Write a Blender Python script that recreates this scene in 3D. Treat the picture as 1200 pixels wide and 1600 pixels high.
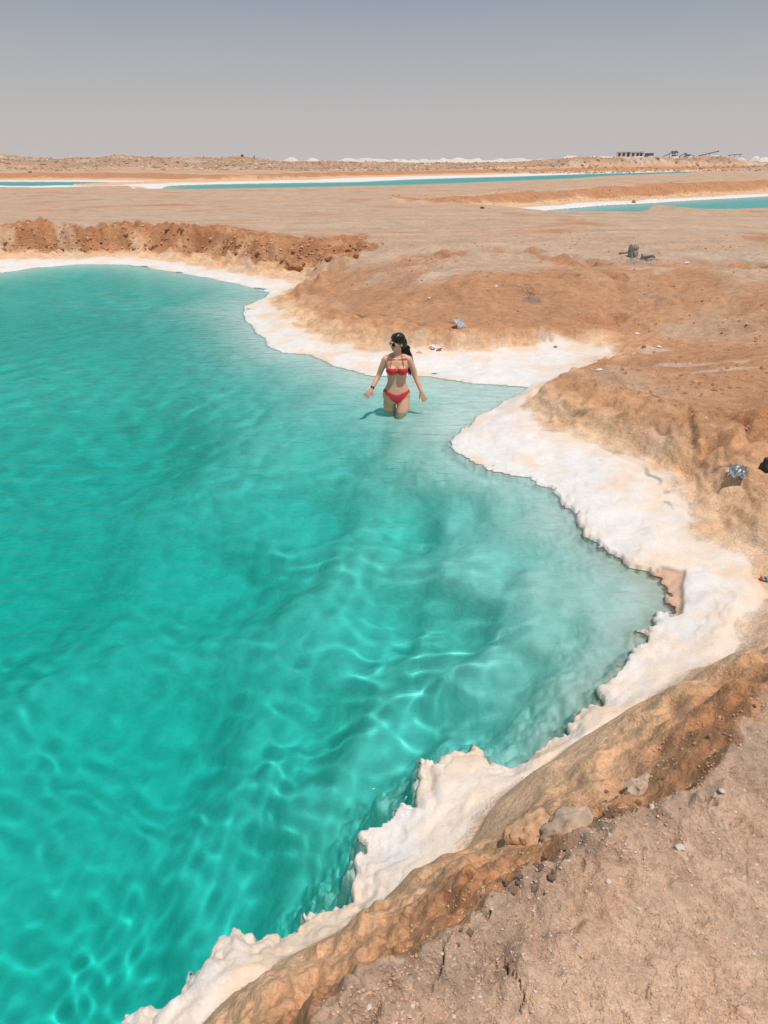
import bpy, bmesh, math, random
import numpy as np
from mathutils import Vector, Matrix, Euler

# ------------------------------------------------------------------ camera, world, sun, exposure
scn = bpy.context.scene
for o in list(bpy.data.objects):
    bpy.data.objects.remove(o)
COL = scn.collection
CAM_H = 2.67
FPX = 1150.0                      # focal length in pixels of the 1200x1600 frame
PITCH = math.atan(550 / FPX)      # the horizon stands 550 px above the centre
cam_data = bpy.data.cameras.new('camera')
cam = bpy.data.objects.new('camera', cam_data)
COL.objects.link(cam)
cam.location = (0, 0, CAM_H)
cam.rotation_euler = (math.pi / 2 - PITCH, 0, 0)
cam_data.sensor_fit = 'VERTICAL'
cam_data.sensor_height = 36
cam_data.lens = 36 * FPX / 1600
cam_data.clip_start = 0.05
cam_data.clip_end = 30000
scn.camera = cam

SUN_EL, SUN_AZ = math.radians(74), math.radians(138)      # azimuth measured from +Y towards +X
sun_dir = Vector((math.sin(SUN_AZ) * math.cos(SUN_EL), math.cos(SUN_AZ) * math.cos(SUN_EL), math.sin(SUN_EL)))
world = bpy.data.worlds.new("World")
scn.world = world
world.use_nodes = True
wt = world.node_tree
wt.nodes.clear()
w_out = wt.nodes.new('ShaderNodeOutputWorld')
w_bg = wt.nodes.new('ShaderNodeBackground')
w_sky = wt.nodes.new('ShaderNodeTexSky')
w_sky.sky_type = 'NISHITA'
w_sky.sun_disc = False
w_sky.sun_elevation = SUN_EL
w_sky.sun_rotation = SUN_AZ
w_sky.air_density = 1.0
w_sky.dust_density = 4.0
w_sky.ozone_density = 1.0
# dusty desert air: the clear-sky colour is mixed with a dust veil that thickens towards the horizon
w_geo = wt.nodes.new('ShaderNodeNewGeometry')
w_sep = wt.nodes.new('ShaderNodeSeparateXYZ')
w_ramp = wt.nodes.new('ShaderNodeValToRGB')
w_ramp.color_ramp.elements[0].position = 0.0
w_ramp.color_ramp.elements[0].color = (5.9, 5.5, 5.35, 1)
w_ramp.color_ramp.elements[1].position = 1.0
w_ramp.color_ramp.elements[1].color = (1.2, 1.7, 2.6, 1)
for p, c in ((0.05, (5.4, 5.15, 5.1)), (0.12, (4.1, 4.3, 4.65)), (0.20, (2.45, 3.1, 4.1)), (0.36, (1.8, 2.5, 3.6))):
    e = w_ramp.color_ramp.elements.new(p)
    e.color = (*c, 1)
w_neg = wt.nodes.new('ShaderNodeVectorMath'); w_neg.operation = 'SCALE'; w_neg.inputs['Scale'].default_value = -1
w_mix = wt.nodes.new('ShaderNodeMix'); w_mix.data_type = 'RGBA'; w_mix.inputs['Factor'].default_value = 0.9
wt.links.new(w_geo.outputs['Incoming'], w_neg.inputs[0])
wt.links.new(w_neg.outputs['Vector'], w_sep.inputs[0])
wt.links.new(w_sep.outputs['Z'], w_ramp.inputs[0])
wt.links.new(w_sky.outputs[0], w_mix.inputs['A'])
wt.links.new(w_ramp.outputs[0], w_mix.inputs['B'])
wt.links.new(w_mix.outputs['Result'], w_bg.inputs['Color'])
w_bg.inputs['Strength'].default_value = 0.1
wt.links.new(w_bg.outputs[0], w_out.inputs[0])

sun_data = bpy.data.lights.new('sun', 'SUN')
sun_data.energy = 3.5
sun_data.angle = math.radians(0.5)
sun_data.color = (1.0, 0.95, 0.88)
sun_data.cycles.is_caustics_light = True
sun = bpy.data.objects.new('sun', sun_data)
COL.objects.link(sun)
sun.rotation_euler = sun_dir.to_track_quat('Z', 'Y').to_euler()
scn.view_settings.view_transform = 'Standard'
scn.view_settings.look = 'None'
scn.view_settings.gamma = 1
scn.view_settings.use_curve_mapping = False
scn.view_settings.exposure = 0.0
scn.render.engine = 'CYCLES'
scn.cycles.max_bounces = 8
scn.cycles.transparent_max_bounces = 16
scn.cycles.sample_clamp_indirect = 4

# ------------------------------------------------------------------ helpers
def unproj(u, v, z=0.0):
    x, y = (u - 600) / FPX, (800 - v) / FPX
    c, s = math.cos(PITCH), math.sin(PITCH)
    d = (x, c + y * s, -s + y * c)
    t = (z - CAM_H) / d[2]
    return (d[0] * t, d[1] * t)

def smooth(a, b, x):
    t = np.clip((x - a) / (b - a), 0, 1)
    return t * t * (3 - 2 * t)

def _hash(ix, iy, seed):
    h = (ix.astype(np.int64) * 374761393 + iy.astype(np.int64) * 668265263 + seed * 1442695041) & 0xFFFFFFFF
    h = ((h ^ (h >> 13)) * 1274126177) & 0xFFFFFFFF
    return h ^ (h >> 16)

def perlin(x, y, seed=0):
    xi, yi = np.floor(x), np.floor(y)
    fx, fy = (x - xi).astype(np.float32), (y - yi).astype(np.float32)
    u, v = fx * fx * fx * (fx * (fx * 6 - 15) + 10), fy * fy * fy * (fy * (fy * 6 - 15) + 10)
    xi = xi.astype(np.int32); yi = yi.astype(np.int32)
    def g(dx, dy):
        a = (_hash(xi + dx, yi + dy, seed) & 1023).astype(np.float32) * (2 * math.pi / 1024)
        return np.cos(a) * (fx - dx) + np.sin(a) * (fy - dy)
    a, b, c, d = g(0, 0), g(1, 0), g(0, 1), g(1, 1)
    top = a + (b - a) * u
    bot = c + (d - c) * u
    return (top + (bot - top) * v) * 1.5

def fbm(x, y, scale, octaves=4, seed=0, space=None, gain=0.5):
    """scale = wavelength in metres; octaves finer than the local mesh spacing fade out"""
    out = np.zeros_like(x, dtype=np.float32)
    a, s = 1.0, scale
    for i in range(octaves):
        n = perlin(x / s + 17.3 * i, y / s - 9.1 * i, seed + i)
        if space is not None:
            n = n * np.clip((s / space - 2) / 2, 0, 1)
        out += a * n
        a *= gain
        s *= 0.47
    return out

def voronoi(x, y, scale, seed=0):
    """F1, F2 and a random value per cell"""
    x = x / scale; y = y / scale
    xi, yi = np.floor(x).astype(np.int32), np.floor(y).astype(np.int32)
    f1 = np.full(x.shape, 9.0, np.float32); f2 = f1.copy(); rid = np.zeros(x.shape, np.float32)
    for dx in (-1, 0, 1):
        for dy in (-1, 0, 1):
            h = _hash(xi + dx, yi + dy, seed)
            px = xi + dx + (h & 255) / 255.0
            py = yi + dy + ((h >> 8) & 255) / 255.0
            d = np.hypot(px - x, py - y).astype(np.float32)
            closer = d < f1
            f2 = np.where(closer, f1, np.minimum(f2, d))
            rid = np.where(closer, ((h >> 16) & 255) / 255.0, rid)
            f1 = np.where(closer, d, f1)
    return f1, f2, rid

def polyfield(X, Y, pts, closed=True):
    """pts: rows (x, y, value...). Distance, inside flag, distance-weighted values of the line."""
    P = np.array(pts, np.float32)
    n = len(P)
    k = P.shape[1] - 2
    best = np.full(X.shape, 1e12, np.float32)
    acc = np.zeros((k,) + X.shape, np.float32); wsum = np.zeros(X.shape, np.float32)
    inside = np.zeros(X.shape, bool)
    for i in range(n if closed else n - 1):
        a, b = P[i], P[(i + 1) % n]
        ex, ey = b[0] - a[0], b[1] - a[1]
        L = max(ex * ex + ey * ey, 1e-9)
        t = np.clip(((X - a[0]) * ex + (Y - a[1]) * ey) / L, 0, 1)
        d2 = (X - a[0] - t * ex) ** 2 + (Y - a[1] - t * ey) ** 2
        best = np.minimum(best, d2)
        if k:
            w = 1 / (d2 + 1e-4) ** 2
            wsum += w
            for j in range(k):
                acc[j] += w * (a[2 + j] + (b[2 + j] - a[2 + j]) * t)
        if closed and a[1] != b[1]:
            c = (a[1] > Y) != (b[1] > Y)
            xs = ex * (Y - a[1]) / ey + a[0]
            inside ^= c & (X < xs)
    return np.sqrt(best), inside, (acc / wsum if k else None)

def new_mat(name):
    m = bpy.data.materials.new(name)
    m.use_nodes = True
    m.node_tree.nodes.clear()
    return m, m.node_tree

def simple_mat(name, color, rough=0.8, metallic=0.0, noise=0.0, scale=30.0, bump=0.0, spec=0.3, sss=0.0):
    m, t = new_mat(name)
    out = t.nodes.new('ShaderNodeOutputMaterial')
    b = t.nodes.new('ShaderNodeBsdfPrincipled')
    b.inputs['Base Color'].default_value = (*color, 1)
    b.inputs['Roughness'].default_value = rough
    b.inputs['Metallic'].default_value = metallic
    b.inputs['Specular IOR Level'].default_value = spec
    if sss:
        b.inputs['Subsurface Weight'].default_value = sss
        b.inputs['Subsurface Radius'].default_value = (0.01, 0.004, 0.002)
        b.inputs['Subsurface Scale'].default_value = 0.6
    t.links.new(b.outputs[0], out.inputs[0])
    if noise or bump:
        g = t.nodes.new('ShaderNodeNewGeometry')
        n = t.nodes.new('ShaderNodeTexNoise')
        n.inputs['Scale'].default_value = scale
        n.inputs['Detail'].default_value = 6
        tc = t.nodes.new('ShaderNodeTexCoord')
        t.links.new(tc.outputs['Object'], n.inputs['Vector'])
        if noise:
            r = t.nodes.new('ShaderNodeValToRGB')
            r.color_ramp.elements[0].position = 0.3
            r.color_ramp.elements[1].position = 0.7
            r.color_ramp.elements[0].color = (*[c * (1 - noise) for c in color], 1)
            r.color_ramp.elements[1].color = (*[min(1, c * (1 + noise)) for c in color], 1)
            t.links.new(n.outputs[0], r.inputs[0])
            t.links.new(r.outputs[0], b.inputs['Base Color'])
        if bump:
            bm_ = t.nodes.new('ShaderNodeBump')
            bm_.inputs['Distance'].default_value = bump
            t.links.new(n.outputs[0], bm_.inputs['Height'])
            t.links.new(bm_.outputs[0], b.inputs['Normal'])
    return m

def link_mesh(name, verts, faces, mat=None, parent=None, smooth_shade=False):
    me = bpy.data.meshes.new(name)
    me.from_pydata([tuple(v) for v in verts], [], faces)
    me.update()
    if smooth_shade:
        me.polygons.foreach_set('use_smooth', np.ones(len(me.polygons), bool))
    o = bpy.data.objects.new(name, me)
    COL.objects.link(o)
    if mat:
        me.materials.append(mat)
    if parent:
        o.parent = parent
    return o

def grid_mesh(name, co, quads, mat, col=None, attrs=None):
    """fast mesh from numpy vertices and quads"""
    used = np.zeros(len(co), bool); used[quads.ravel()] = True
    remap = np.cumsum(used) - 1
    q = remap[quads].astype(np.int32)
    c = co[used]
    me = bpy.data.meshes.new(name)
    me.vertices.add(len(c)); me.vertices.foreach_set('co', c.astype(np.float32).ravel())
    me.loops.add(q.size); me.loops.foreach_set('vertex_index', q.ravel())
    me.polygons.add(len(q))
    me.polygons.foreach_set('loop_start', np.arange(0, q.size, 4, dtype=np.int32))
    me.polygons.foreach_set('use_smooth', np.ones(len(q), bool))
    me.update(calc_edges=True)
    if col is not None:
        a = me.color_attributes.new('albedo', 'FLOAT_COLOR', 'POINT')
        cc = np.ones((len(c), 4), np.float32); cc[:, :3] = col[used]
        a.data.foreach_set('color', cc.ravel())
    for k, v in (attrs or {}).items():
        a = me.attributes.new(k, 'FLOAT', 'POINT')
        a.data.foreach_set('value', v[used].astype(np.float32))
    o = bpy.data.objects.new(name, me)
    COL.objects.link(o)
    me.materials.append(mat)
    return o

def tag(o, label=None, cat=None, group=None, kind=None):
    if label: o['label'] = label
    if cat: o['category'] = cat
    if group: o['group'] = group
    if kind: o['kind'] = kind
    return o

# ------------------------------------------------------------------ traced lines of the place (world metres)
def line(px, z=None):
    out = []
    for p in px:
        zz = p[2] if z is None else z
        out.append((*unproj(p[0], p[1], zz), *p[2:]))
    return out

# waterline of the pool, value = depth scale of the underwater shelf next to it
W_PX = [(0, 427), (60, 418), (130, 413), (200, 414), (260, 424), (330, 436), (380, 446), (418, 457), (408, 466),
        (386, 478), (380, 492), (395, 512), (424, 545), (440, 552), (480, 556), (520, 572), (570, 585), (620, 590),
        (660, 588), (720, 596), (770, 602), (822, 606), (800, 620), (770, 637), (738, 657), (712, 686), (712, 700), (740, 722),
        (770, 737), (830, 748), (868, 765), (880, 786), (905, 800), (912, 830), (945, 855), (985, 880), (1015, 893),
        (1040, 905), (1048, 930), (1045, 958), (1020, 968), (1000, 985), (1003, 1005), (975, 1025), (962, 1060),
        (940, 1075), (935, 1100), (905, 1112), (880, 1135), (873, 1160), (840, 1175), (800, 1200), (780, 1198),
        (760, 1178), (740, 1160), (718, 1172), (700, 1168), (678, 1180), (672, 1193), (645, 1190), (643, 1203), (656, 1235),
        (640, 1250), (610, 1258), (590, 1278), (572, 1290), (548, 1300), (553, 1330), (543, 1345), (549, 1370),
        (545, 1402), (520, 1404), (495, 1410), (465, 1438), (440, 1450), (405, 1460), (380, 1445), (355, 1450),
        (325, 1465), (318, 1500), (280, 1513), (260, 1540), (245, 1570), (200, 1582), (172, 1576), (160, 1600)]
W = [unproj(u, v, 0.0) for u, v in W_PX]
W += [(-1.35, 0.75), (-2.2, 0.5), (-4, 0.3), (-8, 0.8), (-13, 4), (-17, 10), (-18, 17), (-15, 20.2)]
# outer edge of the white salt shelf, value = height there
S_PX = [(0, 405, .10), (100, 403, .10), (200, 402, .10), (260, 407, .10), (330, 419, .10), (400, 431, .10), (470, 442, .08),
        (452, 452, .06), (425, 466, .07), (440, 488, .10), (470, 512, .10), (520, 534, .10), (560, 543, .10), (620, 546, .10), (700, 548, .10),
        (780, 542, .10), (860, 534, .12), (925, 537, .14), (940, 552, .16), (915, 575, .2), (880, 592, .2),
        (835, 607, .16), (822, 640, .12), (850, 662, .10), (900, 684, .10), (960, 700, .10),
        (1010, 722, .10), (1045, 757, .10), (1080, 795, .10), (1110, 832, .10), (1150, 855, .10), (1190, 880, .10), (1215, 920, .10),
        (1185, 950, .12), (1160, 990, .12), (1140, 1030, .12), (1080, 1048, .12), (1050, 1080, .12), (1000, 1112, .12),
        (950, 1140, .12), (885, 1168, .12), (850, 1194, .12), (805, 1222, .12), (772, 1246, .13), (750, 1275, .14), (730, 1312, .14), (705, 1345, .14),
        (672, 1372, .14), (640, 1388, .14), (600, 1410, .14), (560, 1440, .14), (505, 1470, .14), (448, 1500, .14), (405, 1530, .14),
        (345, 1565, .14), (290, 1625, .14)]
S = line(S_PX)
S += [(-1.2, 0.55, .14), (-2.2, 0.2, .14), (-4, 0, .14), (-8, 0.3, .14), (-13.6, 3.4, .1), (-18, 10, .1), (-19, 18, .1), (-15.5, 22, .1)]
# crest of the bank: value 0 = height there, value 1 = how cliff-like the face is
C_PX = [(0, 352, .85, .95), (30, 347, .93, .95), (62, 344, .98, .95), (90, 350, .87, .95), (130, 360, .72, .9), (160, 352, .84, .9), (190, 347, .92, .95),
        (230, 352, .85, .95), (290, 354, .84, .95), (350, 352, .87, .95), (385, 360, .78, .9), (430, 366, .82, .9), (480, 374, .78, .9),
        (530, 368, .82, .9), (572, 368, .80, .9), (568, 392, .66, .8), (535, 412, .5, .7), (505, 432, .32, .5), (480, 448, .22, .3),
        (505, 474, .24, .3), (560, 494, .32, .5), (640, 507, .36, .6), (700, 513, .38, .6), (780, 511, .36, .4), (870, 512, .30, .2),
        (950, 516, .28, .1), (1010, 533, .26, .1), (985, 552, .27, .1), (940, 566, .31, .3), (905, 578, .38, .6), (868, 592, .38, .6),
        (930, 604, .42, .3), (1000, 624, .45, .5), (1060, 640, .46, .3), (1100, 655, .48, .3), (1150, 672, .50, .35), (1205, 694, .54, .4),
        (1300, 735, .50, .2), (1450, 830, .52, .1), (1470, 930, .62, .1), (1330, 1020, .84, .2),
        (1200, 1078, .98, .3), (1130, 1135, 1.0, .3), (1050, 1192, 1.0, .3), (1000, 1212, 1.0, .3), (955, 1245, 1.0, .3), (885, 1285, 1.0, .3), (850, 1320, 1.0, .3),
        (780, 1382, 1.0, .3), (742, 1420, 1.0, .3), (692, 1468, 1.0, .3), (620, 1515, 1.0, .3), (560, 1560, 1.0, .3), (512, 1600, 1.0, .3)]
C = line(C_PX)
C += [(-.55, .45, 1.0, .3), (-1.6, -.4, 1.0, .3), (-4, -1, 1.0, .4), (-8, -.9, 1, .5), (-14.6, 2.2, 1, .6), (-19.6, 10, 1, .8), (-20.5, 19, 1, .9), (-16, 25, 1, .9)]

# the two further ponds: value 0 = widens the shore profile on that side, value 1 = land height beyond it
def pond(far, near, zn):
    pts = [(*unproj(u, v, 0), k, h) for u, v, k, h in far]
    for u, v, k, h in near:
        x, y = unproj(u, v, zn)
        r = (math.hypot(x, y) + 1.6) / math.hypot(x, y)
        pts.append((x * r, y * r, k, h))
    return pts
P3 = pond([(790, 332, .5, .6), (850, 329.5, .8, .6), (930, 322, .8, .75), (1000, 318.5, .8, .8), (1100, 312.5, .8, .85), (1200, 307, .8, .95), (1420, 297, .8, 1.1)],
          [(1420, 322, 4, .62), (1200, 324, 4, .62), (1110, 327, 4, .62), (1050, 321.5, 4, .62), (1000, 317.5, 4, .62), (975, 330, 4, .62), (940, 334.5, 4, .62), (900, 333, 4, .6)], .62)
PA = pond([(-300, 284.0, .3, .9), (-50, 284.0, .3, .9), (120, 284.2, .3, .9), (240, 285.6, .3, .8)], [(238, 288.0, .9, .3), (100, 288.6, .9, .3), (0, 288.6, .9, .3), (-300, 288.6, .9, .3)], .30)
PB = pond([(262, 290.5, .25, .8), (330, 288.2, .25, .8), (430, 286.3, .14, .8), (560, 284.3, .09, .8), (640, 280.5, .08, .8), (720, 278, .08, .8), (800, 276, .08, .8), (900, 272.5, .10, .8), (1075, 268, .2, .8), (1300, 265, .2, .8)],
          [(1300, 266.8, 2, .45), (1075, 269.8, 2, .45), (930, 275.5, 2, .45), (870, 280, 2, .45), (760, 284.5, 2, .45), (680, 288, 2, .45), (600, 290.5, 2, .45), (500, 293, 2, .45), (400, 295, 2, .45), (300, 296.5, 2, .45), (240, 296, 2, .45)], .35)

# depth of the pool bed
DEPTH_PX = [(100, 450, .9), (0, 500, 1.8), (250, 450, .7), (380, 465, .35), (300, 520, 1.5), (350, 560, 1.6), (430, 600, 1.1), (520, 620, .6),
            (600, 630, .50), (625, 640, .52), (660, 625, .25), (560, 680, .85), (640, 700, .6), (700, 640, .14), (760, 622, .04), (720, 670, .14), (700, 720, .35), (660, 600, .08), (720, 610, .06),
            (640, 780, .9), (720, 780, .45), (800, 780, .22), (850, 800, .12), (780, 860, .40), (860, 880, .20), (930, 900, .14), (1000, 920, .06), (960, 960, .12),
            (880, 970, .28), (900, 1050, .22), (800, 1000, .50), (820, 1100, .42), (740, 1080, .7), (700, 920, .85), (600, 900, 1.3), (640, 1040, 1.05), (780, 1160, .6),
            (700, 1140, .85), (560, 1140, 1.3), (600, 1220, 1.2), (480, 1260, 1.7), (500, 1350, 1.6), (400, 1400, 1.9), (300, 1440, 2.2), (240, 1530, 2.2), (100, 1550, 2.6),
            (450, 1000, 1.9), (300, 800, 2.3), (150, 650, 2.5), (450, 750, 1.5), (200, 1000, 2.7), (100, 1250, 3.0), (300, 1200, 2.4), (0, 800, 2.8)]
DEPTH = np.array([(*unproj(u, v, 0), min(d, .8) + .55 * max(0, d - .8)) for u, v, d in DEPTH_PX], np.float32)

CRACKS = [
    ([(905, 1290), (918, 1280), (936, 1270), (962, 1273), (985, 1262)], .014, 1.0), ([(918, 1280), (905, 1300), (893, 1318), (884, 1334)], .010, 1.0),
    ([(1130, 1282), (1160, 1283), (1192, 1288)], .007, 1.0), ([(795, 1495), (808, 1528), (826, 1546), (836, 1572)], .008, 1.0),
    ([(916, 1330), (922, 1350), (912, 1362)], .006, 1.0), ([(872, 1362), (866, 1372)], .006, 1.0), ([(825, 1395), (832, 1420)], .006, 1.0),
    ([(722, 1455), (712, 1490), (700, 1530)], .012, .98), ([(748, 1425), (760, 1432), (775, 1430)], .009, .98), ([(1092, 1240), (1108, 1262)], .005, 1.0),
    ([(985, 640), (1000, 655), (1035, 668), (1080, 672)], .012, .35), ([(945, 708), (965, 698), (1000, 712), (1035, 745), (1046, 760)], .014, .16),
    ([(1046, 775), (1072, 795), (1086, 810)], .013, .14), ([(1050, 690), (1085, 712), (1110, 735), (1135, 742)], .011, .28),
    ([(1165, 752), (1176, 768), (1190, 778), (1206, 790)], .014, .3), ([(1130, 712), (1150, 722), (1172, 728)], .014, .35), ([(1160, 660), (1172, 690), (1190, 672)], .014, .45),
    ([(860, 645), (905, 650), (935, 655)], .010, .22), ([(1010, 610), (1028, 628), (1045, 632)], .011, .4), ([(1080, 640), (1082, 662), (1095, 690)], .012, .42),
    ([(630, 505), (660, 512), (700, 512), (735, 517)], .025, .3), ([(545, 492), (580, 500), (612, 498)], .025, .28), ([(820, 515), (870, 508), (900, 510)], .03, .34)]

# eroded rust hollows (0), pale dusty salt bloom (1) and the burnt spot (2): photo spot, height there, half sizes in metres
PATCHES = [(0, 885, 408, .75, .65, .8), (0, 828, 396, .75, .5, .6), (0, 872, 440, .65, .35, .3), (0, 690, 398, .75, .7, 1.0), (0, 560, 385, .7, .4, .9), (0, 925, 420, .7, .5, .3),
           (0, 960, 450, .6, .25, .5), (0, 1160, 425, .7, .9, .4), (0, 950, 488, .45, .4, .2), (0, 640, 395, .75, .4, .5), (0, 760, 400, .7, .6, .5), (0, 1150, 690, .45, .5, .22), (0, 1190, 655, .5, .25, .25), (0, 1110, 650, .45, .3, .1),
           (1, 1018, 438, .62, .45, .55), (1, 1060, 578, .33, .9, .22), (1, 980, 560, .3, .35, .12), (1, 1130, 592, .4, .3, .15), (1, 690, 440, .6, .5, .4), (1, 1015, 545, .3, .3, .2), (1, 520, 395, .5, .3, .5),
           (2, 828, 460, .6, .17, .16)]

# ------------------------------------------------------------------ terrain
def terrain(X, Y, space, R):
    """height and albedo of the land and the lake beds at world points"""
    n = X.size
    wx = X + .5 * fbm(X, Y, 3.0, 2, 5) * .12
    wy = Y + .5 * fbm(X, Y, 3.0, 2, 9) * .12
    # broad plateau
    plateau = .80 + .10 * fbm(X, Y, 12, 3, 21) + .02 * fbm(X, Y, 1.7, 3, 22, space)
    plateau = plateau + smooth(1.0, 3.0, 5.5 - R) * .2
    plateau = plateau - .25 * smooth(26, 50, R) - 0.12 * smooth(60, 90, R)
    z = plateau.copy()
    beige = np.array((.51, .345, .235), np.float32)
    terra = np.array((.475, .245, .13), np.float32)
    col = np.empty((n, 3), np.float32)
    m = smooth(-.25, .5, fbm(X, Y, 4.0, 5, 31, None) + .55 * smooth(9, 4, np.abs(R - 10)) - .5 * smooth(14, 20, R))[:, None]
    col[:] = beige * (1 - m) + terra * m
    strk = fbm(X / 6, Y, .9, 4, 37)[:, None]                   # wheel- and wind-drawn bands across the flat
    col *= 1 + .10 * strk * smooth(13, 20, R)[:, None]
    dry = smooth(.15, .7, fbm(X / 3, Y, 2.2, 4, 41))[:, None] * smooth(12, 18, R)[:, None]
    col = col * (1 - .4 * dry) + np.array((.50, .41, .33), np.float32) * .4 * dry
    rough = np.full(n, .3, np.float32)
    saltv = np.zeros(n, np.float32)
    depth_mask = np.zeros(n, np.float32)

    # ---- the pool
    idx = np.where((R < 46) & (np.abs(X) < 40))[0]
    x, y, sp, r = wx[idx], wy[idx], space[idx], R[idx]
    edge = .5 * fbm(x, y, .5, 4, 51, sp)
    f1, f2, rid = voronoi(x + .03 * edge, y, .17, 52)
    f1b, _, _ = voronoi(x, y, .075, 53)
    bil = np.abs(perlin(x / .24, y / .24, 54)) * .055 + np.abs(perlin(x / .10, y / .10, 55)) * .055 + np.abs(perlin(x / .045, y / .045, 56)) * .02
    scal = ((.4 - f1) * .04 + bil - .045) * np.clip((.17 / sp - 2) / 3, 0, 1) * 1.1
    near_sc = smooth(9, 3, r)
    dW, inW, _ = polyfield(x, y, W)
    dW = np.where(inW, -dW, dW) + edge * (.05 + .05 * (1 - near_sc)) + scal * (.5 + .5 * near_sc)
    dS, inS, vS = polyfield(x, y, S)
    dS = np.where(inS, -dS, dS)
    dS_r = dS + fbm(x, y, .6, 5, 55, sp) * (.045 + .055 * smooth(3.2, 5, r) + .10 * smooth(4, 12, r))
    dC, inC, vC = polyfield(x, y, C)
    dC = np.where(inC, -dC, dC)
    dC = dC + fbm(x, y, 1.1, 4, 57, sp) * .10 + fbm(x, y, .22, 4, 58, sp) * .035 + fbm(x, y, 3.1, 2, 157, sp) * .18 * smooth(12, 20, r)
    zs, zc, cliff = vS[0], vC[0], vC[1]
    # bed
    acc = np.zeros_like(x); ws = np.zeros_like(x)
    for px, py, pd in DEPTH:
        w = 1 / (((x - px) ** 2 + (y - py) ** 2) / (.25 + .01 * (py * py + px * px)) + .05) ** 2
        acc += w * pd; ws += w
    bed_d = acc / ws
    rw = .5 + 2.0 * smooth(5.5, 9, r)
    ramp = smooth(0, .10, -dW) * .35 * (1 - smooth(5.5, 9, r)) + smooth(0, rw, -dW) * (.65 + .35 * smooth(5.5, 9, r))
    shelf = .035 + (bed_d - .03) * ramp
    bumps = fbm(x, y, .55, 5, 61, sp)
    fb, _, fr = voronoi(x + .08 * bumps, y, .33, 62)
    z_bed = -shelf + (bumps * .05 + (.4 - fb) * .09) * np.clip(shelf * 1.1, .05, .7)
    # salt shelf
    t = np.clip(dW / (dW + np.maximum(-dS, 1e-3) + 1e-4), 0, 1)
    rimk = 1 - .92 * smooth(5.5, 7.5, r)
    rim = (.026 * smooth(0, .016, dW) + .014 * smooth(0, .12, dW)) * rimk
    lay = .5 + .5 * fbm(x, y, .7, 4, 67, sp)                       # thin crust sheets lying on each other
    step = .008 * smooth(.42, .46, lay) + .008 * smooth(.58, .62, lay) + .006 * smooth(.72, .75, lay)
    z_salt = rim * (1 - t) + zs * t ** 1.3 + (step + .009 * fbm(x, y, .2, 5, 65, sp, .65) + .03 * fbm(x, y, .9, 3, 66, sp)) * smooth(0, .1, dW) * (1 - smooth(.7, 1, t))
    # slope between salt and crest
    t2 = np.clip(dS / (dS + np.maximum(-dC, 0) + 1e-4), 0, 1)
    t2 = np.where(dC > 0, 1, t2)
    lo = np.clip(cliff * .55, 0, .6)
    prof = (1 - cliff) * (t2 * .6 + .4 * smooth(0, 1, t2)) + cliff * (.30 * t2 + .70 * smooth(lo, lo + .26, t2))
    on_face = smooth(0.02, .25, t2) * (1 - smooth(0, .25, dC))
    lumps = fbm(x, y, .38, 5, 71, sp, .55)
    g1, g2, grid_ = voronoi(x + .1 * lumps, y + .1 * edge, .30, 72)
    g3, g4, _ = voronoi(x, y, .11, 73)
    amp = .05 + .20 * cliff * smooth(11, 15, r) * np.clip(.75 + 1.3 * fbm(x, y, 2.6, 2, 144), .2, 1.8)
    near_slope = smooth(4.5, 3.2, r)
    prof = prof * (1 - near_slope) + near_slope * (1.12 * t2 - .12 * t2 ** 2 + .05 * np.sin(t2 * 6.28))
    face = smooth(0.02, np.where(r < 4, .5, .25), t2) * (1 - smooth(0, .35, dC)) * (lumps * amp + (.45 - g1) * amp * (.7 + grid_) * .9 + np.abs(lumps) * .05 * near_slope
            + (.4 - g3) * .025 * np.clip((.11 / sp - 2) / 2, 0, 1) + near_slope * (.022 * fbm(x, y, .13, 4, 146, sp, .7) + .02 * np.abs(fbm(x, y, .3, 3, 147, sp)) + (.4 - voronoi(x, y, .05, 148)[0]) * .012))
    z_slope = zs + (zc - zs) * prof + face
    for mu_, mv_, mz_, mr_, mh_ in ((650, 1402, .25, .10, .06), (760, 1262, .3, .12, .05), (840, 1225, .3, .12, .05), (1000, 1130, .3, .2, .05)):
        mx_, my_ = unproj(mu_, mv_, mz_)
        z_slope = z_slope + mh_ * np.exp(-((x - mx_) ** 2 + (y - my_) ** 2) / mr_ ** 2) * smooth(0, .06, dS)
    hq = z_slope / .075 + 1.1 * fbm(x, y, 1.2, 4, 140, sp)
    fl = np.floor(hq)
    ledge = (fl + smooth(.45, 1, hq - fl) - 1.1 * fbm(x, y, 1.2, 4, 140, sp)) * .075
    lw = smooth(4.0, 5.2, r) * (1 - smooth(13, 16, r)) * .7 * smooth(.03, .2, t2) * (1 - smooth(.85, 1, t2))
    z_slope = z_slope * (1 - lw) + ledge * lw
    # beyond the crest
    z_top = zc + (z[idx] - zc) * smooth(0, np.where(r > 12, 3.0, 4.5), dC) + face + (.05 * cliff * lumps * (1 - smooth(.2, 1.0, dC)) * smooth(9, 14, r) + .015 * lumps) * smooth(0, .1, dC)
    tb = smooth(4.5, 7, r) * (1 - smooth(17, 22, r))
    pt = smooth(.0, .5, fbm(x, y, 2.2, 3, 76))
    z_top += smooth(0, .2, dC) * tb * (.035 * fbm(x, y, 1.3, 5, 75, sp, .62) + pt * .05 * fbm(x, y, .35, 4, 74, sp, .7) + pt * (.4 - voronoi(x, y, .2, 70)[0]) * .05)
    # near plateau: trodden clods
    k1, k2, kr = voronoi(x + .03 * lumps, y, .085, 77)
    k3, k4, kr3 = voronoi(x, y, .035, 78)
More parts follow.
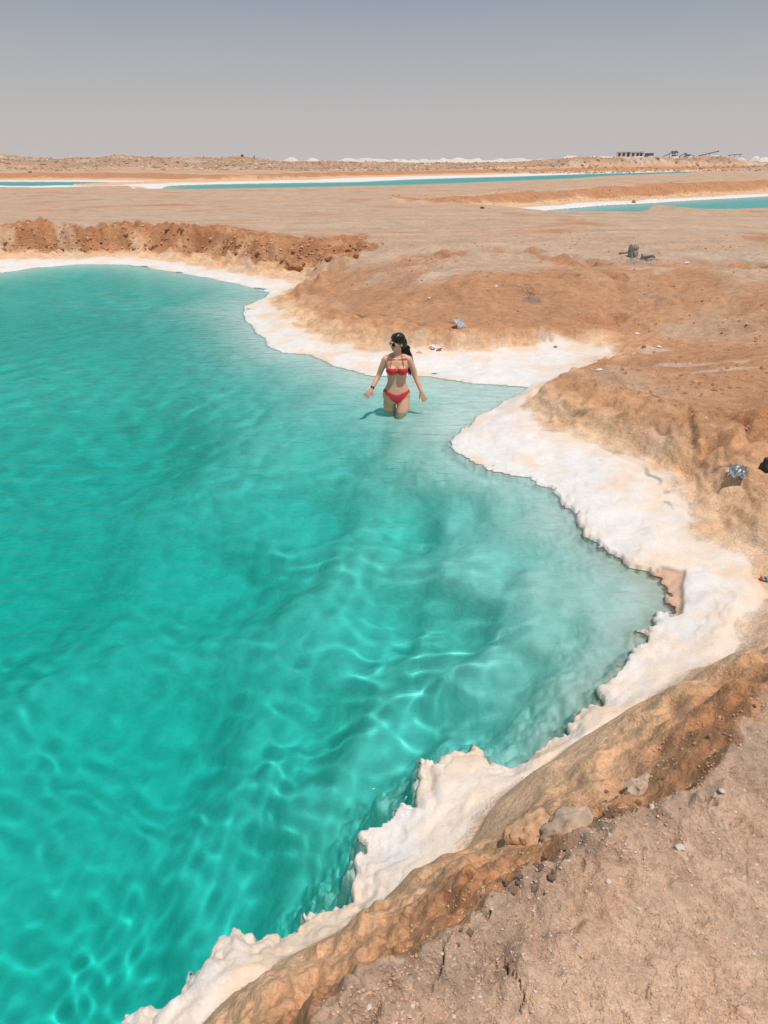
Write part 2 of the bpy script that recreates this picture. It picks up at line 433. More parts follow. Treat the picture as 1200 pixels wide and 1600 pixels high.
    z_top += smooth(0, .10, dC) * smooth(6, 3, r) * ((.45 - k1) * .030 * kr + (.45 - k3) * .012 * kr3 + .020 * fbm(x, y, .45, 5, 79, sp, .7) + (1 - smooth(.0, .16, dC)) * (.5 - k1) * .05)
    # cracks along the crest and down in the clay
    cr1, cr2, _ = voronoi(x + .25 * fbm(x, y, .5, 4, 81, sp), y + .25 * fbm(x, y, .5, 4, 82, sp), 1.25, 83)
    crack = (1 - smooth(.0, np.where(r < 3.6, .008, .018 + .006 * r / 3), cr2 - cr1)) * smooth(.05, .35, fbm(x, y, .9, 2, 84))
    zone = np.where(r < 3.6, smooth(-.05, .05, dC) * (1 - smooth(.35, .9, dC)), smooth(.25, .5, t2) * (1 - smooth(0.0, .5, dC))) * (1 - smooth(12, 16, r))
    crack = crack * zone * smooth(4, 5.5, r) * .6
    for pts, w, zz in CRACKS:
        pl = line(pts, zz)
        cx, cy = np.mean([q[0] for q in pl]), np.mean([q[1] for q in pl])
        sub = np.where(np.hypot(x - cx, y - cy) < 2.0)[0]
        wob = fbm(x[sub], y[sub], .16, 4, 87, sp[sub], .65)
        dd_, _, _ = polyfield(x[sub] + .04 * wob, y[sub] + .04 * np.roll(wob, 3), [(q[0], q[1]) for q in pl], closed=False)
        wl = np.maximum(w * (.35 + .9 * np.clip(.5 + fbm(x[sub], y[sub], .3, 2, 88), 0, 1)), .9 * sp[sub] * (zz < .9))
        crack[sub] = np.maximum(crack[sub], (1 - smooth(wl * .35, wl, dd_)) * np.clip((.35 if zz < .9 else .85) + fbm(x[sub], y[sub], .25, 2, 89) * 1.6, .1, 1))
    z_p = np.where(dC > 0, z_top, np.where(dS > 0, z_slope, z_salt))
    z_p = z_p - np.where(r < 3.6, .035, .010) * crack * smooth(0, .2, dS)
    z_p = np.where(dW < 0, z_bed, z_p)
    z[idx] = z_p
    pmask = np.zeros((3, len(x)), np.float32)
    for kind, pu, pv, pz, ra, rb in PATCHES:
        px_, py_ = unproj(pu, pv, pz)
        g_ = 1 - np.clip(((x - px_) / ra) ** 2 + ((y - py_) / rb) ** 2, 0, 4)
        pmask[kind] = np.maximum(pmask[kind], smooth(-.35, .55, g_ * .8 + .9 * fbm(x, y, .6 if kind == 0 else .5, 5, 120 + kind, sp, .6) - .15) * (g_ > -1.5))
    zr = fbm(x, y, .4, 4, 130, sp, .7)
    z[idx] = np.where(dW > 0, z_p + pmask[0] * (.20 * zr - .07), z_p)
    # --- albedo
    white = np.array((.76, .715, .68), np.float32)
    cream = np.array((.78, .60, .45), np.float32)
    pale = np.array((.72, .46, .275), np.float32)
    orange = np.array((.65, .355, .19), np.float32)
    rust = np.array((.42, .19, .09), np.float32)
    def mixc(a, b, f):
        return a * (1 - f[:, None]) + b * f[:, None]
    c_top = col[idx]
    near_b = mixc(np.tile(np.array((.66, .445, .31), np.float32), (len(idx), 1)), np.array((.68, .43, .285), np.float32), smooth(-.4, .6, fbm(x, y, .35, 4, 91, sp)))
    c_top = mixc(c_top, near_b, smooth(4.5, 3.0, r))
    greyrim = (1 - smooth(.0, .28, dC + .12 * lumps)) * smooth(4, 3, r)
    c_top = mixc(c_top, np.array((.42, .31, .235), np.float32), greyrim * .6)
    tt = t2 + .25 * fbm(x, y, .7, 5, 93, sp)
    c_sl = mixc(np.tile(pale, (len(idx), 1)), orange, smooth(.15, .75, tt))
    c_sl = mixc(c_sl, rust, smooth(.45, .9, tt) * (.25 + .7 * cliff * smooth(9, 14, r)))
    c_sl = mixc(c_sl, pale, smooth(.35, .8, fbm(x, y, .45, 4, 95, sp)) * .45)
    c_sl = mixc(c_sl, rust, smooth(.0, .5, fbm(x, y, 1.4, 5, 98, sp)) * .6 * smooth(14, 17, r) * smooth(.2, .5, t2))
    c_sl = mixc(c_sl, np.array((.36, .155, .07), np.float32), smooth(14, 17, r) * smooth(.25, .5, t2) * smooth(-.5, .4, fbm(x, y, .8, 5, 108, sp, .7)) * .7)  # deeper rust on the far cliff, its shade painted into the clay colour
    c_sl = mixc(c_sl, np.array((.76, .46, .29), np.float32), near_slope * .6 * smooth(.28, .0, dS_r + .2 * lumps))
    far_pale = smooth(.25, .6, fbm(x, y / 3, 1.1, 3, 97)) * smooth(12, 15, r) * cliff
    c_sl = mixc(c_sl, np.array((.66, .48, .34), np.float32), far_pale * .6)
    red = smooth(.60, .92, t2 + .15 * lumps) * smooth(4.2, 3.2, r)
    c_sl = mixc(c_sl, np.array((.52, .235, .11), np.float32), red * .7)
    c_top = mixc(c_top, rust * 1.05, pmask[0] * .75)
    c_top = mixc(c_top, np.array((.62, .48, .38), np.float32), pmask[1] * .6)
    c_top = mixc(c_top, np.array((.20, .17, .14), np.float32), pmask[2] * .75)
    c_land = mixc(c_sl, c_top, np.where(r < 4, smooth(-.03, .02, dC), smooth(-.10, .25, dC + .1 * lumps)))
    st = np.clip((dS_r - (.08 - .04 * near_slope)) / (-.20 + .13 * near_slope), 0, 1)
    st = st * st * (3 - 2 * st) + (.35 - .2 * near_slope) * smooth(.50, .0, dS_r + .15 * lumps) * smooth(-.3, .6, fbm(x, y, .5, 4, 99, sp) + .2) * (t2 < .8)
    st = np.clip(st, 0, 1)
    c_salt = mixc(np.tile(white, (len(idx), 1)), cream, np.clip(smooth(-.05, .7, fbm(x, y, .6, 6, 101, sp)) * .75 + .75 * smooth(-.45, 0.05, dS_r + .2 * fbm(x, y, .25, 3, 103, sp)) + .35 * smooth(.10, .0, dW) * smooth(0, .5, fbm(x, y, .8, 2, 102)), 0, 1))
    c_p = mixc(c_land, c_salt, st)
    # spots of salt bloom on the orange shelf and the red ledge of the inlet on the right
    cove = [unproj(u_, v_, .03) for u_, v_ in ((1018, 892), (1045, 889), (1076, 896), (1073, 925), (1066, 962), (1044, 966), (1040, 948), (1048, 930), (1038, 904))]
    near_c = np.where(np.hypot(x - cove[3][0], y - cove[3][1]) < .6)[0]
    dcv, icv, _ = polyfield(x[near_c] + .03 * bumps[near_c], y[near_c] + .03 * edge[near_c], cove)
    dcv = np.where(icv, -dcv, dcv)
    led = np.zeros_like(x); led[near_c] = smooth(.012, -.02, dcv)
    z[idx] = np.where(dW > 0, z[idx] - .022 * led, z[idx])
    c_p = mixc(c_p, np.array((.66, .38, .24), np.float32), led * (dW > -.02) * .85)
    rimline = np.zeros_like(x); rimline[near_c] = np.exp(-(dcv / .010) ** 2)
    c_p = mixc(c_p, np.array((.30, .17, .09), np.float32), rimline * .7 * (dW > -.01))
    c_bed = mixc(np.tile(np.array((.84, .83, .79), np.float32), (len(idx), 1)), np.array((.56, .52, .42), np.float32), smooth(-.1, .7, fbm(x, y, .6, 4, 105, sp) + .3 * smooth(1.2, .2, bed_d)) * .14)
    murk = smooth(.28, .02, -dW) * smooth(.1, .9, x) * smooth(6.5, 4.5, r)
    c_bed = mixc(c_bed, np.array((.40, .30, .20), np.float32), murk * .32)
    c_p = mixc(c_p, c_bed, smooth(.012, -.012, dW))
    line_ = np.exp(-((dW + .005) / .010) ** 2) * smooth(.1, .8, x) * smooth(6.6, 5.4, r)  # brown waterline stain that also paints in the rim's shadow line
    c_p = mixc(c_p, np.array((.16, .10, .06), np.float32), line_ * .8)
    c_p = c_p * (1 - .5 * crack[:, None])
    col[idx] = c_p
    rough[idx] = np.where(dW < 0, .0, np.where(dS_r < 0, .25, .8))
    saltv[idx] = st * (dW > 0)
    depth_mask[idx] = (dW < 0).astype(np.float32)
    saltzone = np.zeros(n, np.int8)
    saltzone[idx] = np.where(dW < .02 + 1.2 * sp, 2, np.where((dS_r < -.02), 1, 0))

    # ---- further ponds
    shore = np.zeros(n, np.float32)
    taken = np.zeros(n, bool)
    for k, (P, seed) in enumerate(((PB, 241), (PA, 221), (P3, 201))):
        idx = np.where((R > 24) & (R < 420))[0]
        x, y, sp, r = X[idx], Y[idx], space[idx], R[idx]
        d, ins, v = polyfield(x, y, P)
        e = fbm(x, y, 4.0, 3, seed, sp)
        d = np.where(ins, -d, d)
        dw = (d + .25 * e) * np.clip(v[0], .05, 6)
        land = v[1]
        sel = (dw < 12) & (d < 90) & ~taken[idx]
        prof = np.where(dw < 1.5, .02 + .05 * smooth(0, 1.5, dw), .07 + .13 * smooth(1.5, 3.2, dw) + (land - .20) * smooth(3.2 + .3 * e, 4.4 + .3 * e, dw))
        rug = fbm(x, y, 1.6, 4, seed + 3, sp, .6) * .16 + fbm(x, y, 5, 2, seed + 4, sp) * .12
        prof = prof + rug * smooth(3.4, 4.4, dw) * (1 - smooth(6, 9, dw)) * (v[0] < 1.2)
        far_t = np.maximum(smooth(6, 12, dw), smooth(60, 90, d))
        zz = prof * (1 - far_t) + z[idx] * far_t
        zz = np.where(dw < 0, -.05 + np.maximum(d, -3) * .42, zz)
        z[idx] = np.where(sel, zz, z[idx])
        cc = col[idx]
        isfar = (v[0] < 1.2)
        c2 = np.tile(pale, (len(idx), 1)) * .95
        face = smooth(3.1, 3.5, dw + .3 * e) * (1 - smooth(4.6, 6.0, dw + .5 * e)) * isfar
        c2 = mixc(c2, rust * 1.05, face * .85)
        back = smooth(4.6, 7, dw)
        c2 = mixc(c2, cc, np.where(isfar, back, smooth(.8, 1.6, dw)))
        c2 = mixc(c2, white, smooth(1.75, 1.35, dw + .25 * e) * np.where(isfar, 1, .0))
        if k == 1:
            c2 = mixc(c2, white, (v[0] > .6) * smooth(19, 15, d + .8 * e) * (d > 0))
        c2 = np.where((dw < 0)[:, None], np.array((.76, .76, .72), np.float32), c2)
        col[idx] = np.where(sel[:, None], c2, cc)
        taken[idx] |= sel & (dw < 3.3)
        shore[idx] = np.maximum(shore[idx], 1 - smooth(4.5, 7, dw))
        saltzone[idx] = np.where(sel & (dw < .1), 2, np.where(sel & (dw < 1.5) & isfar, 1, saltzone[idx]))
    # ---- spoil heaps and rubble field far off
    az = np.degrees(np.arctan2(X, Y))
    A = np.interp(az, [-60, -30, -26, -22, -18, -14, -10, -6, 0, 6, 10, 13, 17, 22, 27, 40, 60],
                  [3.4, 3.2, 3.4, 2.6, 2.9, 2.7, 2.6, 1.6, 1.3, 1.2, 1.6, 3.0, 2.8, 2.7, 2.9, 3.2, 3.2])
    h = fbm(X, Y, 24, 4, 301, space, .6)
    heap = smooth(150, 232, R + 14 * fbm(X, Y, 30, 3, 305)) * (1 - smooth(300, 330, R)) * (1 - shore)
    z += heap * (.25 * A + .75 * A * heap) * (.85 + .40 * h) + heap * .45 * fbm(X, Y, 7, 4, 307, space * .5)
    cm = heap[:, None] * .8
    hc = np.array((.58, .35, .22), np.float32) * (1 + .28 * fbm(X, Y, 9, 4, 309)[:, None])
    hc = hc * (1 - .25 * smooth(.2, .6, fbm(X, Y, 3, 3, 311))[:, None])
    wh = smooth(.42, .6, fbm(X / 3, Y, 12, 3, 313))[:, None]
    hc = hc * (1 - wh * .7) + np.array((.72, .62, .52), np.float32) * wh * .7
    col[:] = col * (1 - cm) + hc * cm
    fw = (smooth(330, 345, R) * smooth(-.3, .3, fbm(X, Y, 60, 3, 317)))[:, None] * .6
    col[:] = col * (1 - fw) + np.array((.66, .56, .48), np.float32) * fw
    # beyond the mounds the flat continues to the horizon
    z = np.where(R > 330, np.minimum(z, 1.0), z)
    zone_heap = ((heap > .5) & (saltzone == 0))
    return z, np.clip(col, .01, .85), rough, saltv, saltzone, zone_heap

def rows(r0, segs):
    out = [r0]
    for end, k in segs:
        while out[-1] < end:
            out.append(out[-1] * (1 + k))
    return np.array(out)

A_FINE = np.radians(np.linspace(-49, 49, 900))
A_REST = np.radians(np.linspace(49, 311, 64))[1:-1]
ang = np.concatenate([A_FINE, A_REST])
rad = rows(.42, ((30, .0053), (430, .009), (9000, .035)))
RR, AA = np.meshgrid(rad, ang, indexing='ij')
X = (RR * np.sin(AA)).astype(np.float32).ravel()
Y = (RR * np.cos(AA)).astype(np.float32).ravel()
R_ = RR.astype(np.float32).ravel()
space = R_ * .0055
space = np.where(R_ > 30, R_ * .009, space).astype(np.float32)
Z, COLR, ROUGH, SALT, ZONE, HEAP = terrain(X, Y, space, R_)
nr, na = RR.shape
co = np.stack([X, Y, Z], 1)
ii, jj = np.meshgrid(np.arange(nr - 1), np.arange(na), indexing='ij')
j2 = (jj + 1) % na
quads = np.stack([ii * na + jj, ii * na + j2, (ii + 1) * na + j2, (ii + 1) * na + jj], -1).reshape(-1, 4)
quads = quads[:, ::-1].copy()

def height_at(x, y):
    """height of the built terrain at a point"""
    r = math.hypot(x, y); a = math.atan2(x, y)
    i = int(np.clip(np.searchsorted(rad, r) - 1, 0, nr - 2))
    j = int(np.clip((a - A_FINE[0]) / (A_FINE[1] - A_FINE[0]), 0, 898))
    zz = Z.reshape(nr, na)
    fr = (r - rad[i]) / (rad[i + 1] - rad[i])
    fa = (a - A_FINE[j]) / (A_FINE[1] - A_FINE[0])
    return float((zz[i, j] * (1 - fa) + zz[i, j + 1] * fa) * (1 - fr) + (zz[i + 1, j] * (1 - fa) + zz[i + 1, j + 1] * fa) * fr)

# ---- ground material: albedo attribute + fine grain and relief
def ground_material(name, grain, bump, fine, rough, speck=0.0):
    m, t = new_mat(name)
    N, L = t.nodes.new, t.links.new
    out = N('ShaderNodeOutputMaterial'); b = N('ShaderNodeBsdfPrincipled')
    L(b.outputs[0], out.inputs[0])
    b.inputs['Roughness'].default_value = rough
    b.inputs['Specular IOR Level'].default_value = .25
    at = N('ShaderNodeAttribute'); at.attribute_name = 'albedo'
    g = N('ShaderNodeNewGeometry')
    n1 = N('ShaderNodeTexNoise'); n1.inputs['Scale'].default_value = 9; n1.inputs['Detail'].default_value = 10; n1.inputs['Roughness'].default_value = .62
    n2 = N('ShaderNodeTexNoise'); n2.inputs['Scale'].default_value = fine; n2.inputs['Detail'].default_value = 8; n2.inputs['Roughness'].default_value = .65
    v1 = N('ShaderNodeTexVoronoi'); v1.inputs['Scale'].default_value = fine * 1.3; v1.distance = 'EUCLIDEAN'
    for n in (n1, n2, v1):
        L(g.outputs['Position'], n.inputs['Vector'])
    mr = N('ShaderNodeMapRange'); mr.inputs['From Min'].default_value = .25; mr.inputs['From Max'].default_value = .75
    mr.inputs['To Min'].default_value = 1 - grain; mr.inputs['To Max'].default_value = 1 + grain
    L(n1.outputs[0], mr.inputs['Value'])
    mr2 = N('ShaderNodeMapRange'); mr2.inputs['From Min'].default_value = .3; mr2.inputs['From Max'].default_value = .7
    mr2.inputs['To Min'].default_value = 1 - grain * .8; mr2.inputs['To Max'].default_value = 1 + grain * .8
    L(n2.outputs[0], mr2.inputs['Value'])
    mu = N('ShaderNodeMath'); mu.operation = 'MULTIPLY'
    L(mr.outputs[0], mu.inputs[0]); L(mr2.outputs[0], mu.inputs[1])
    vm = N('ShaderNodeVectorMath'); vm.operation = 'SCALE'
    L(at.outputs['Color'], vm.inputs[0]); L(mu.outputs[0], vm.inputs['Scale'])
    last = vm.outputs[0]
    if speck:
        n3 = N('ShaderNodeTexNoise'); n3.inputs['Scale'].default_value = 3.1; n3.inputs['Detail'].default_value = 12; n3.inputs['Roughness'].default_value = .72; n3.inputs['Distortion'].default_value = .6
        L(g.outputs['Position'], n3.inputs['Vector'])
        r3 = N('ShaderNodeMapRange'); r3.inputs['From Min'].default_value = .60; r3.inputs['From Max'].default_value = .72; r3.inputs['To Max'].default_value = speck
        L(n3.outputs[0], r3.inputs['Value'])
        m3 = N('ShaderNodeMix'); m3.data_type = 'RGBA'; m3.blend_type = 'MULTIPLY'; m3.inputs['B'].default_value = (.62, .46, .36, 1)
        L(r3.outputs[0], m3.inputs['Factor']); L(last, m3.inputs['A'])
        n4 = N('ShaderNodeTexNoise'); n4.inputs['Scale'].default_value = 1.3; n4.inputs['Detail'].default_value = 10; n4.inputs['Roughness'].default_value = .7
        L(g.outputs['Position'], n4.inputs['Vector'])
        r4 = N('ShaderNodeMapRange'); r4.inputs['From Min'].default_value = .35; r4.inputs['From Max'].default_value = .65; r4.inputs['To Min'].default_value = .86; r4.inputs['To Max'].default_value = 1.14
        L(n4.outputs[0], r4.inputs['Value'])
        vs = N('ShaderNodeVectorMath'); vs.operation = 'SCALE'
        L(m3.outputs['Result'], vs.inputs[0]); L(r4.outputs[0], vs.inputs['Scale'])
        last = vs.outputs[0]
    L(last, b.inputs['Base Color'])
    # relief
    ad = N('ShaderNodeMath'); ad.operation = 'MULTIPLY_ADD'; ad.inputs[1].default_value = .22
    L(v1.outputs['Distance'], ad.inputs[0]); L(n2.outputs[0], ad.inputs[2])
    b1 = N('ShaderNodeBump'); b1.inputs['Distance'].default_value = bump; b1.inputs['Strength'].default_value = 1
    L(ad.outputs[0], b1.inputs['Height'])
    b2 = N('ShaderNodeBump'); b2.inputs['Distance'].default_value = bump * 3.5; b2.inputs['Strength'].default_value = .8
    L(n1.outputs[0], b2.inputs['Height']); L(b1.outputs[0], b2.inputs['Normal'])
    L(b2.outputs[0], b.inputs['Normal'])
    return m
M_GROUND = ground_material('dry_clay_ground', .26, .011, 60, .95, .4)
M_SALT = ground_material('salt_crust', .09, .0030, 70, .7)
M_BED = ground_material('salt_lake_bed', .10, .004, 14, .8)
M_HEAP = ground_material('spoil_earth', .3, .10, 1.5, .95)

qz = ZONE[quads]
qheap = HEAP[quads].all(1)
is_bed = (qz == 2).all(1)
is_salt = ~is_bed & (qz >= 1).all(1)
is_heap = qheap & ~is_bed & ~is_salt
is_ground = ~(is_bed | is_salt | is_heap)
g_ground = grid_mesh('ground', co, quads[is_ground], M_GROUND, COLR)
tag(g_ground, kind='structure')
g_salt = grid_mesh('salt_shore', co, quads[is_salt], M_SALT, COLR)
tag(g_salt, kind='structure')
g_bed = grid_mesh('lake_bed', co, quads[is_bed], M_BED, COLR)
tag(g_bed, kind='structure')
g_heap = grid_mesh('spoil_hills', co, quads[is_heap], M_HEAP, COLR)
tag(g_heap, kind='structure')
g_bed.cycles.is_caustics_receiver = True
# the patch under the camera
fan = [(0, 0, float(Z[:na].mean()))] + [tuple(c) for c in co[:na]]
ctr = link_mesh('ground', fan, [(0, 1 + (k + 1) % na, 1 + k) for k in range(na)], M_GROUND)
a_ = ctr.data.color_attributes.new('albedo', 'FLOAT_COLOR', 'POINT')
a_.data.foreach_set('color', np.tile(np.array((.43, .29, .2, 1), np.float32), na + 1))
tag(ctr, kind='structure')

# ------------------------------------------------------------------ water
def water_material(name, bump_scale, bump_dist, glare=.55):
    m, t = new_mat(name)
    N, L = t.nodes.new, t.links.new
    out = N('ShaderNodeOutputMaterial')
    rf = N('ShaderNodeBsdfRefraction'); rf.inputs['IOR'].default_value = 1.33; rf.inputs['Roughness'].default_value = 0
    gl = N('ShaderNodeBsdfGlossy'); gl.inputs['Roughness'].default_value = .12
    fr = N('ShaderNodeFresnel'); fr.inputs['IOR'].default_value = 1.33
    mu = N('ShaderNodeMath'); mu.operation = 'MULTIPLY'; mu.inputs[1].default_value = glare   # the photo was taken with the glare damped
    mx = N('ShaderNodeMixShader')
    L(fr.outputs[0], mu.inputs[0]); L(mu.outputs[0], mx.inputs[0]); L(rf.outputs[0], mx.inputs[1]); L(gl.outputs[0], mx.inputs[2])
    L(mx.outputs[0], out.inputs['Surface'])
    if bump_dist:
        # wind ripples too fine for the mesh: two crossed noises stretched across the wind
        g = N('ShaderNodeNewGeometry')
        prev = None
        for rot, sc_, k in ((.35, 1.0, 1.0), (-.25, 1.9, .5)):
            mp = N('ShaderNodeMapping'); mp.inputs['Rotation'].default_value = (0, 0, rot); mp.inputs['Scale'].default_value = (.38, 1, 1)
            n = N('ShaderNodeTexNoise'); n.inputs['Scale'].default_value = bump_scale * sc_; n.inputs['Detail'].default_value = 3; n.inputs['Distortion'].default_value = .5
            L(g.outputs['Position'], mp.inputs['Vector']); L(mp.outputs[0], n.inputs['Vector'])
            b = N('ShaderNodeBump'); b.inputs['Distance'].default_value = bump_dist * k
            L(n.outputs[0], b.inputs['Height'])
            if prev: L(prev.outputs[0], b.inputs['Normal'])
            prev = b
        L(b.outputs[0], gl.inputs['Normal']); L(b.outputs[0], fr.inputs['Normal'])
    return m

def brine_volume(name, absorb):
    m, t = new_mat(name)
    out = t.nodes.new('ShaderNodeOutputMaterial')
    va = t.nodes.new('ShaderNodeVolumeAbsorption')
    s = max(absorb)
    va.inputs['Color'].default_value = (*[1 - a / s * .999 for a in absorb], 1)
    va.inputs['Density'].default_value = s
    t.links.new(va.outputs[0], out.inputs['Volume'])
    return m

def outset(P2, w):
    P2 = np.array(P2)[:, :2]
    n = len(P2)
    area = sum(P2[i][0] * P2[(i + 1) % n][1] - P2[(i + 1) % n][0] * P2[i][1] for i in range(n))
    sgn = 1 if area > 0 else -1
    out = []
    for i in range(n):
        e1 = P2[i] - P2[i - 1]; e2 = P2[(i + 1) % n] - P2[i]
        nn = np.array([e1[1], -e1[0]]) / np.hypot(*e1) + np.array([e2[1], -e2[0]]) / np.hypot(*e2)
        nn = nn / max(np.hypot(*nn), .5)
        out.append(P2[i] + sgn * nn * w)
    return out if area > 0 else out[::-1]

def hull(pts):
    pts = sorted(set((float(a), float(b)) for a, b in pts))
    def half(it):
        h = []
        for p in it:
            while len(h) > 1 and (h[-1][0] - h[-2][0]) * (p[1] - h[-2][1]) - (h[-1][1] - h[-2][1]) * (p[0] - h[-2][0]) <= 0:
                h.pop()
            h.append(p)
        return h[:-1]
    return half(pts) + half(reversed(pts))

def water_body(P, w, z0, z1, mat, name='pool_water'):
    """the closed body of coloured brine: a prism round the pool, from under its bed to the wave tops"""
    pts = outset(hull([(p[0], p[1]) for p in P]), w)
    n = len(pts)
    bm = bmesh.new()
    lo = [bm.verts.new((p[0], p[1], z0)) for p in pts]
    hi = [bm.verts.new((p[0], p[1], z1)) for p in pts]
    bm.faces.new(hi); bm.faces.new(lo[::-1])
    for i in range(n):
        bm.faces.new((lo[i], lo[(i + 1) % n], hi[(i + 1) % n], hi[i]))
    bmesh.ops.triangulate(bm, faces=[f for f in bm.faces if len(f.verts) > 4])
    me = bpy.data.meshes.new(name); bm.to_mesh(me); bm.free()
    o = bpy.data.objects.new(name, me); COL.objects.link(o)
    me.materials.append(mat)
    return tag(o, kind='structure')

def waves(x, y, sp, deep):
    h = np.zeros_like(x)
    rng = np.random.RandomState(7)
    far_ = smooth(4.5, 8.5, np.hypot(x, y))
    wx = x + .10 * fbm(x, y, .8, 2, 401)
    wy = y + .10 * fbm(x, y, .8, 2, 402)
    for i in range(26):
        lam = .10 * (1.105 ** i)                       # 0.10 .. 1.2 m
        th = math.radians(65) + rng.normal(0, 1.1)
        k = 2 * math.pi / lam
        a = .0056 * lam * (1.0 if lam < .30 else (.35 + .8 * far_) if lam < .6 else (.04 + .30 * far_)) * (.6 + .8 * rng.rand())
        fade = np.clip((lam / sp - 3) / 3, 0, 1)
        h += a * fade * np.sin(k * (wx * math.cos(th) + wy * math.sin(th)) + rng.rand() * 6.28)
    gust = (.7 + .5 * fbm(x, y, 3.5, 2, 405)) * (.52 + .22 * smooth(6.5, 4.5, np.hypot(x, y)))
    h = h * gust * (1 - .6 * smooth(.6, 1.5, deep)) * (1 + 1.3 * smooth(6.5, 12, np.hypot(x, y)))
    px_, py_ = unproj(620, 640, 0)
    for ox, oy in ((-.08, 0), (.08, -.08)):                   # rings the wading legs send out
        d = np.hypot(x - px_ - ox, y - py_ - oy)
        h = h + .0045 * np.exp(-d / .38) * np.sin(2 * math.pi * d / .13) * np.clip((.13 / sp - 2) / 2, 0, 1)
    return h

wa = np.radians(np.linspace(-52, 52, 620))
wr = rows(.75, ((27, .0072),))
WR, WA = np.meshgrid(wr, wa, indexing='ij')
wx_ = (WR * np.sin(WA)).astype(np.float32).ravel(); wy_ = (WR * np.cos(WA)).astype(np.float32).ravel()
dW_, inW_, _ = polyfield(wx_, wy_, W)
calm = smooth(0.0, .9, np.where(inW_, dW_, 0)) * .75 + .25
acc_ = np.zeros_like(wx_); ws_ = np.zeros_like(wx_)
for px, py, pd in DEPTH:
    w = 1 / (((wx_ - px) ** 2 + (wy_ - py) ** 2) / (.25 + .01 * (py * py + px * px)) + .05) ** 2
    acc_ += w * pd; ws_ += w
wz_ = waves(wx_, wy_, (WR.ravel() * .0075).astype(np.float32), acc_ / ws_) * calm
sdw = np.where(inW_, -dW_, dW_)
n1_, n2_ = WR.shape
ii, jj = np.meshgrid(np.arange(n1_ - 1), np.arange(n2_ - 1), indexing='ij')
wq = np.stack([ii * n2_ + jj, (ii + 1) * n2_ + jj, (ii + 1) * n2_ + jj + 1, ii * n2_ + jj + 1], -1).reshape(-1, 4)[:, ::-1].copy()
wq = wq[(sdw[wq] < .25 + .01 * WR.ravel()[wq]).any(1)]
M_WATER = water_material('water_surface', 7, .026, 1.0)
pool = grid_mesh('pool_water', np.stack([wx_, wy_, wz_], 1), wq, M_WATER)
tag(pool, kind='structure')
pool.cycles.is_caustics_caster = True
water_body(W, .3, -5, .016, brine_volume('turquoise_brine', (1.75, .16, .20)))

M_FAR_WATER = water_material('far_water_surface', 3.0, .05, .4)
M_FAR_BRINE = brine_volume('far_turquoise_brine', (.60, .10, .09))
for P in (P3, PA, PB):
    bm = bmesh.new()
    f = bm.faces.new([bm.verts.new((p[0], p[1], 0)) for p in outset(P, 1.0)])
    bmesh.ops.triangulate(bm, faces=bm.faces[:])
    me = bpy.data.meshes.new('pond_water'); bm.to_mesh(me); bm.free()
    me.polygons.foreach_set('use_smooth', np.ones(len(me.polygons), bool))
    o = bpy.data.objects.new('pond_water', me); COL.objects.link(o)
    me.materials.append(M_FAR_WATER)
    tag(o, kind='structure')
    o.cycles.is_caustics_caster = True
    water_body(P, .8, -4, .01, M_FAR_BRINE, 'pond_water')

# ------------------------------------------------------------------ loose stones, clods and litter
rng = np.random.RandomState(11)
random.seed(5)

def rock_mesh(name, seed, sx, sy, sz, sub=2, rough=.28, freq=1.6, flat=True):
    """an irregular lump: an icosphere pushed about by noise and cut by a few planes"""
    bm = bmesh.new()
    bmesh.ops.create_icosphere(bm, subdivisions=sub, radius=1.0)
    r_ = random.Random(seed)
    planes = [(Vector((r_.gauss(0, 1), r_.gauss(0, 1), r_.gauss(0, .8))).normalized(), r_.uniform(.62, .9)) for _ in range(9)]
    from mathutils import noise
    off = Vector((seed * 3.7, seed * 1.3, seed * 2.1))
    for v in bm.verts:
        p = v.co.copy()
        for n_, d_ in planes:
            k = p.dot(n_)
            if k > d_:
                p -= n_ * (k - d_) * .85
        p *= 1 + rough * noise.noise(p * freq + off) + rough * .45 * noise.noise(p * freq * 2.7 + off)
        v.co = Vector((p.x * sx, p.y * sy, p.z * sz))
    me = bpy.data.meshes.new(name)
    bm.to_mesh(me); bm.free()
    if not flat:
        me.polygons.foreach_set('use_smooth', np.ones(len(me.polygons), bool))
    return me

def put(name, me, mat, x, y, dz=0, rz=0, rx=0, ry=0, label=None, cat=None, group=None, sc=1, z=None):
    o = bpy.data.objects.new(name, me)
    COL.objects.link(o)
    if mat and not me.materials:
        me.materials.append(mat)
    o.location = (x, y, (height_at(x, y) if z is None else z) + dz)
    o.rotation_euler = (rx, ry, rz)
    o.scale = (sc, sc, sc)
    tag(o, label, cat, group)
    return o

M_CLOD = simple_mat('clay_clod', (.58, .38, .25), .95, noise=.25, scale=18, bump=.01)
M_ORANGE = simple_mat('orange_clay', (.60, .36, .21), .95, noise=.22, scale=25, bump=.012)
M_RUST = simple_mat('rust_clay', (.42, .20, .10), .95, noise=.25, scale=8, bump=.012)
M_GREYCLAY = simple_mat('grey_clay', (.48, .345, .25), .95, noise=.25, scale=22, bump=.012)
M_SALTROCK = simple_mat('salt_lump', (.76, .73, .70), .7, noise=.06, scale=20, bump=.01)
M_PALESTONE = simple_mat('pale_stone', (.62, .53, .45), .85, noise=.12, scale=60)
M_DARKSTONE = simple_mat('dark_stone', (.12, .10, .09), .9, noise=.3, scale=15, bump=.01)
M_BLOCK = simple_mat('weathered_block', (.36, .33, .31), .9, noise=.4, scale=14, bump=.01)

def spot(u, v, guess=.5):
    """the point of the built terrain seen at a photo pixel"""
    z = guess
    for _ in range(40):
        x, y = unproj(u, v, z)
        h = height_at(x, y)
        z += (h - z) * .15
    return x, y

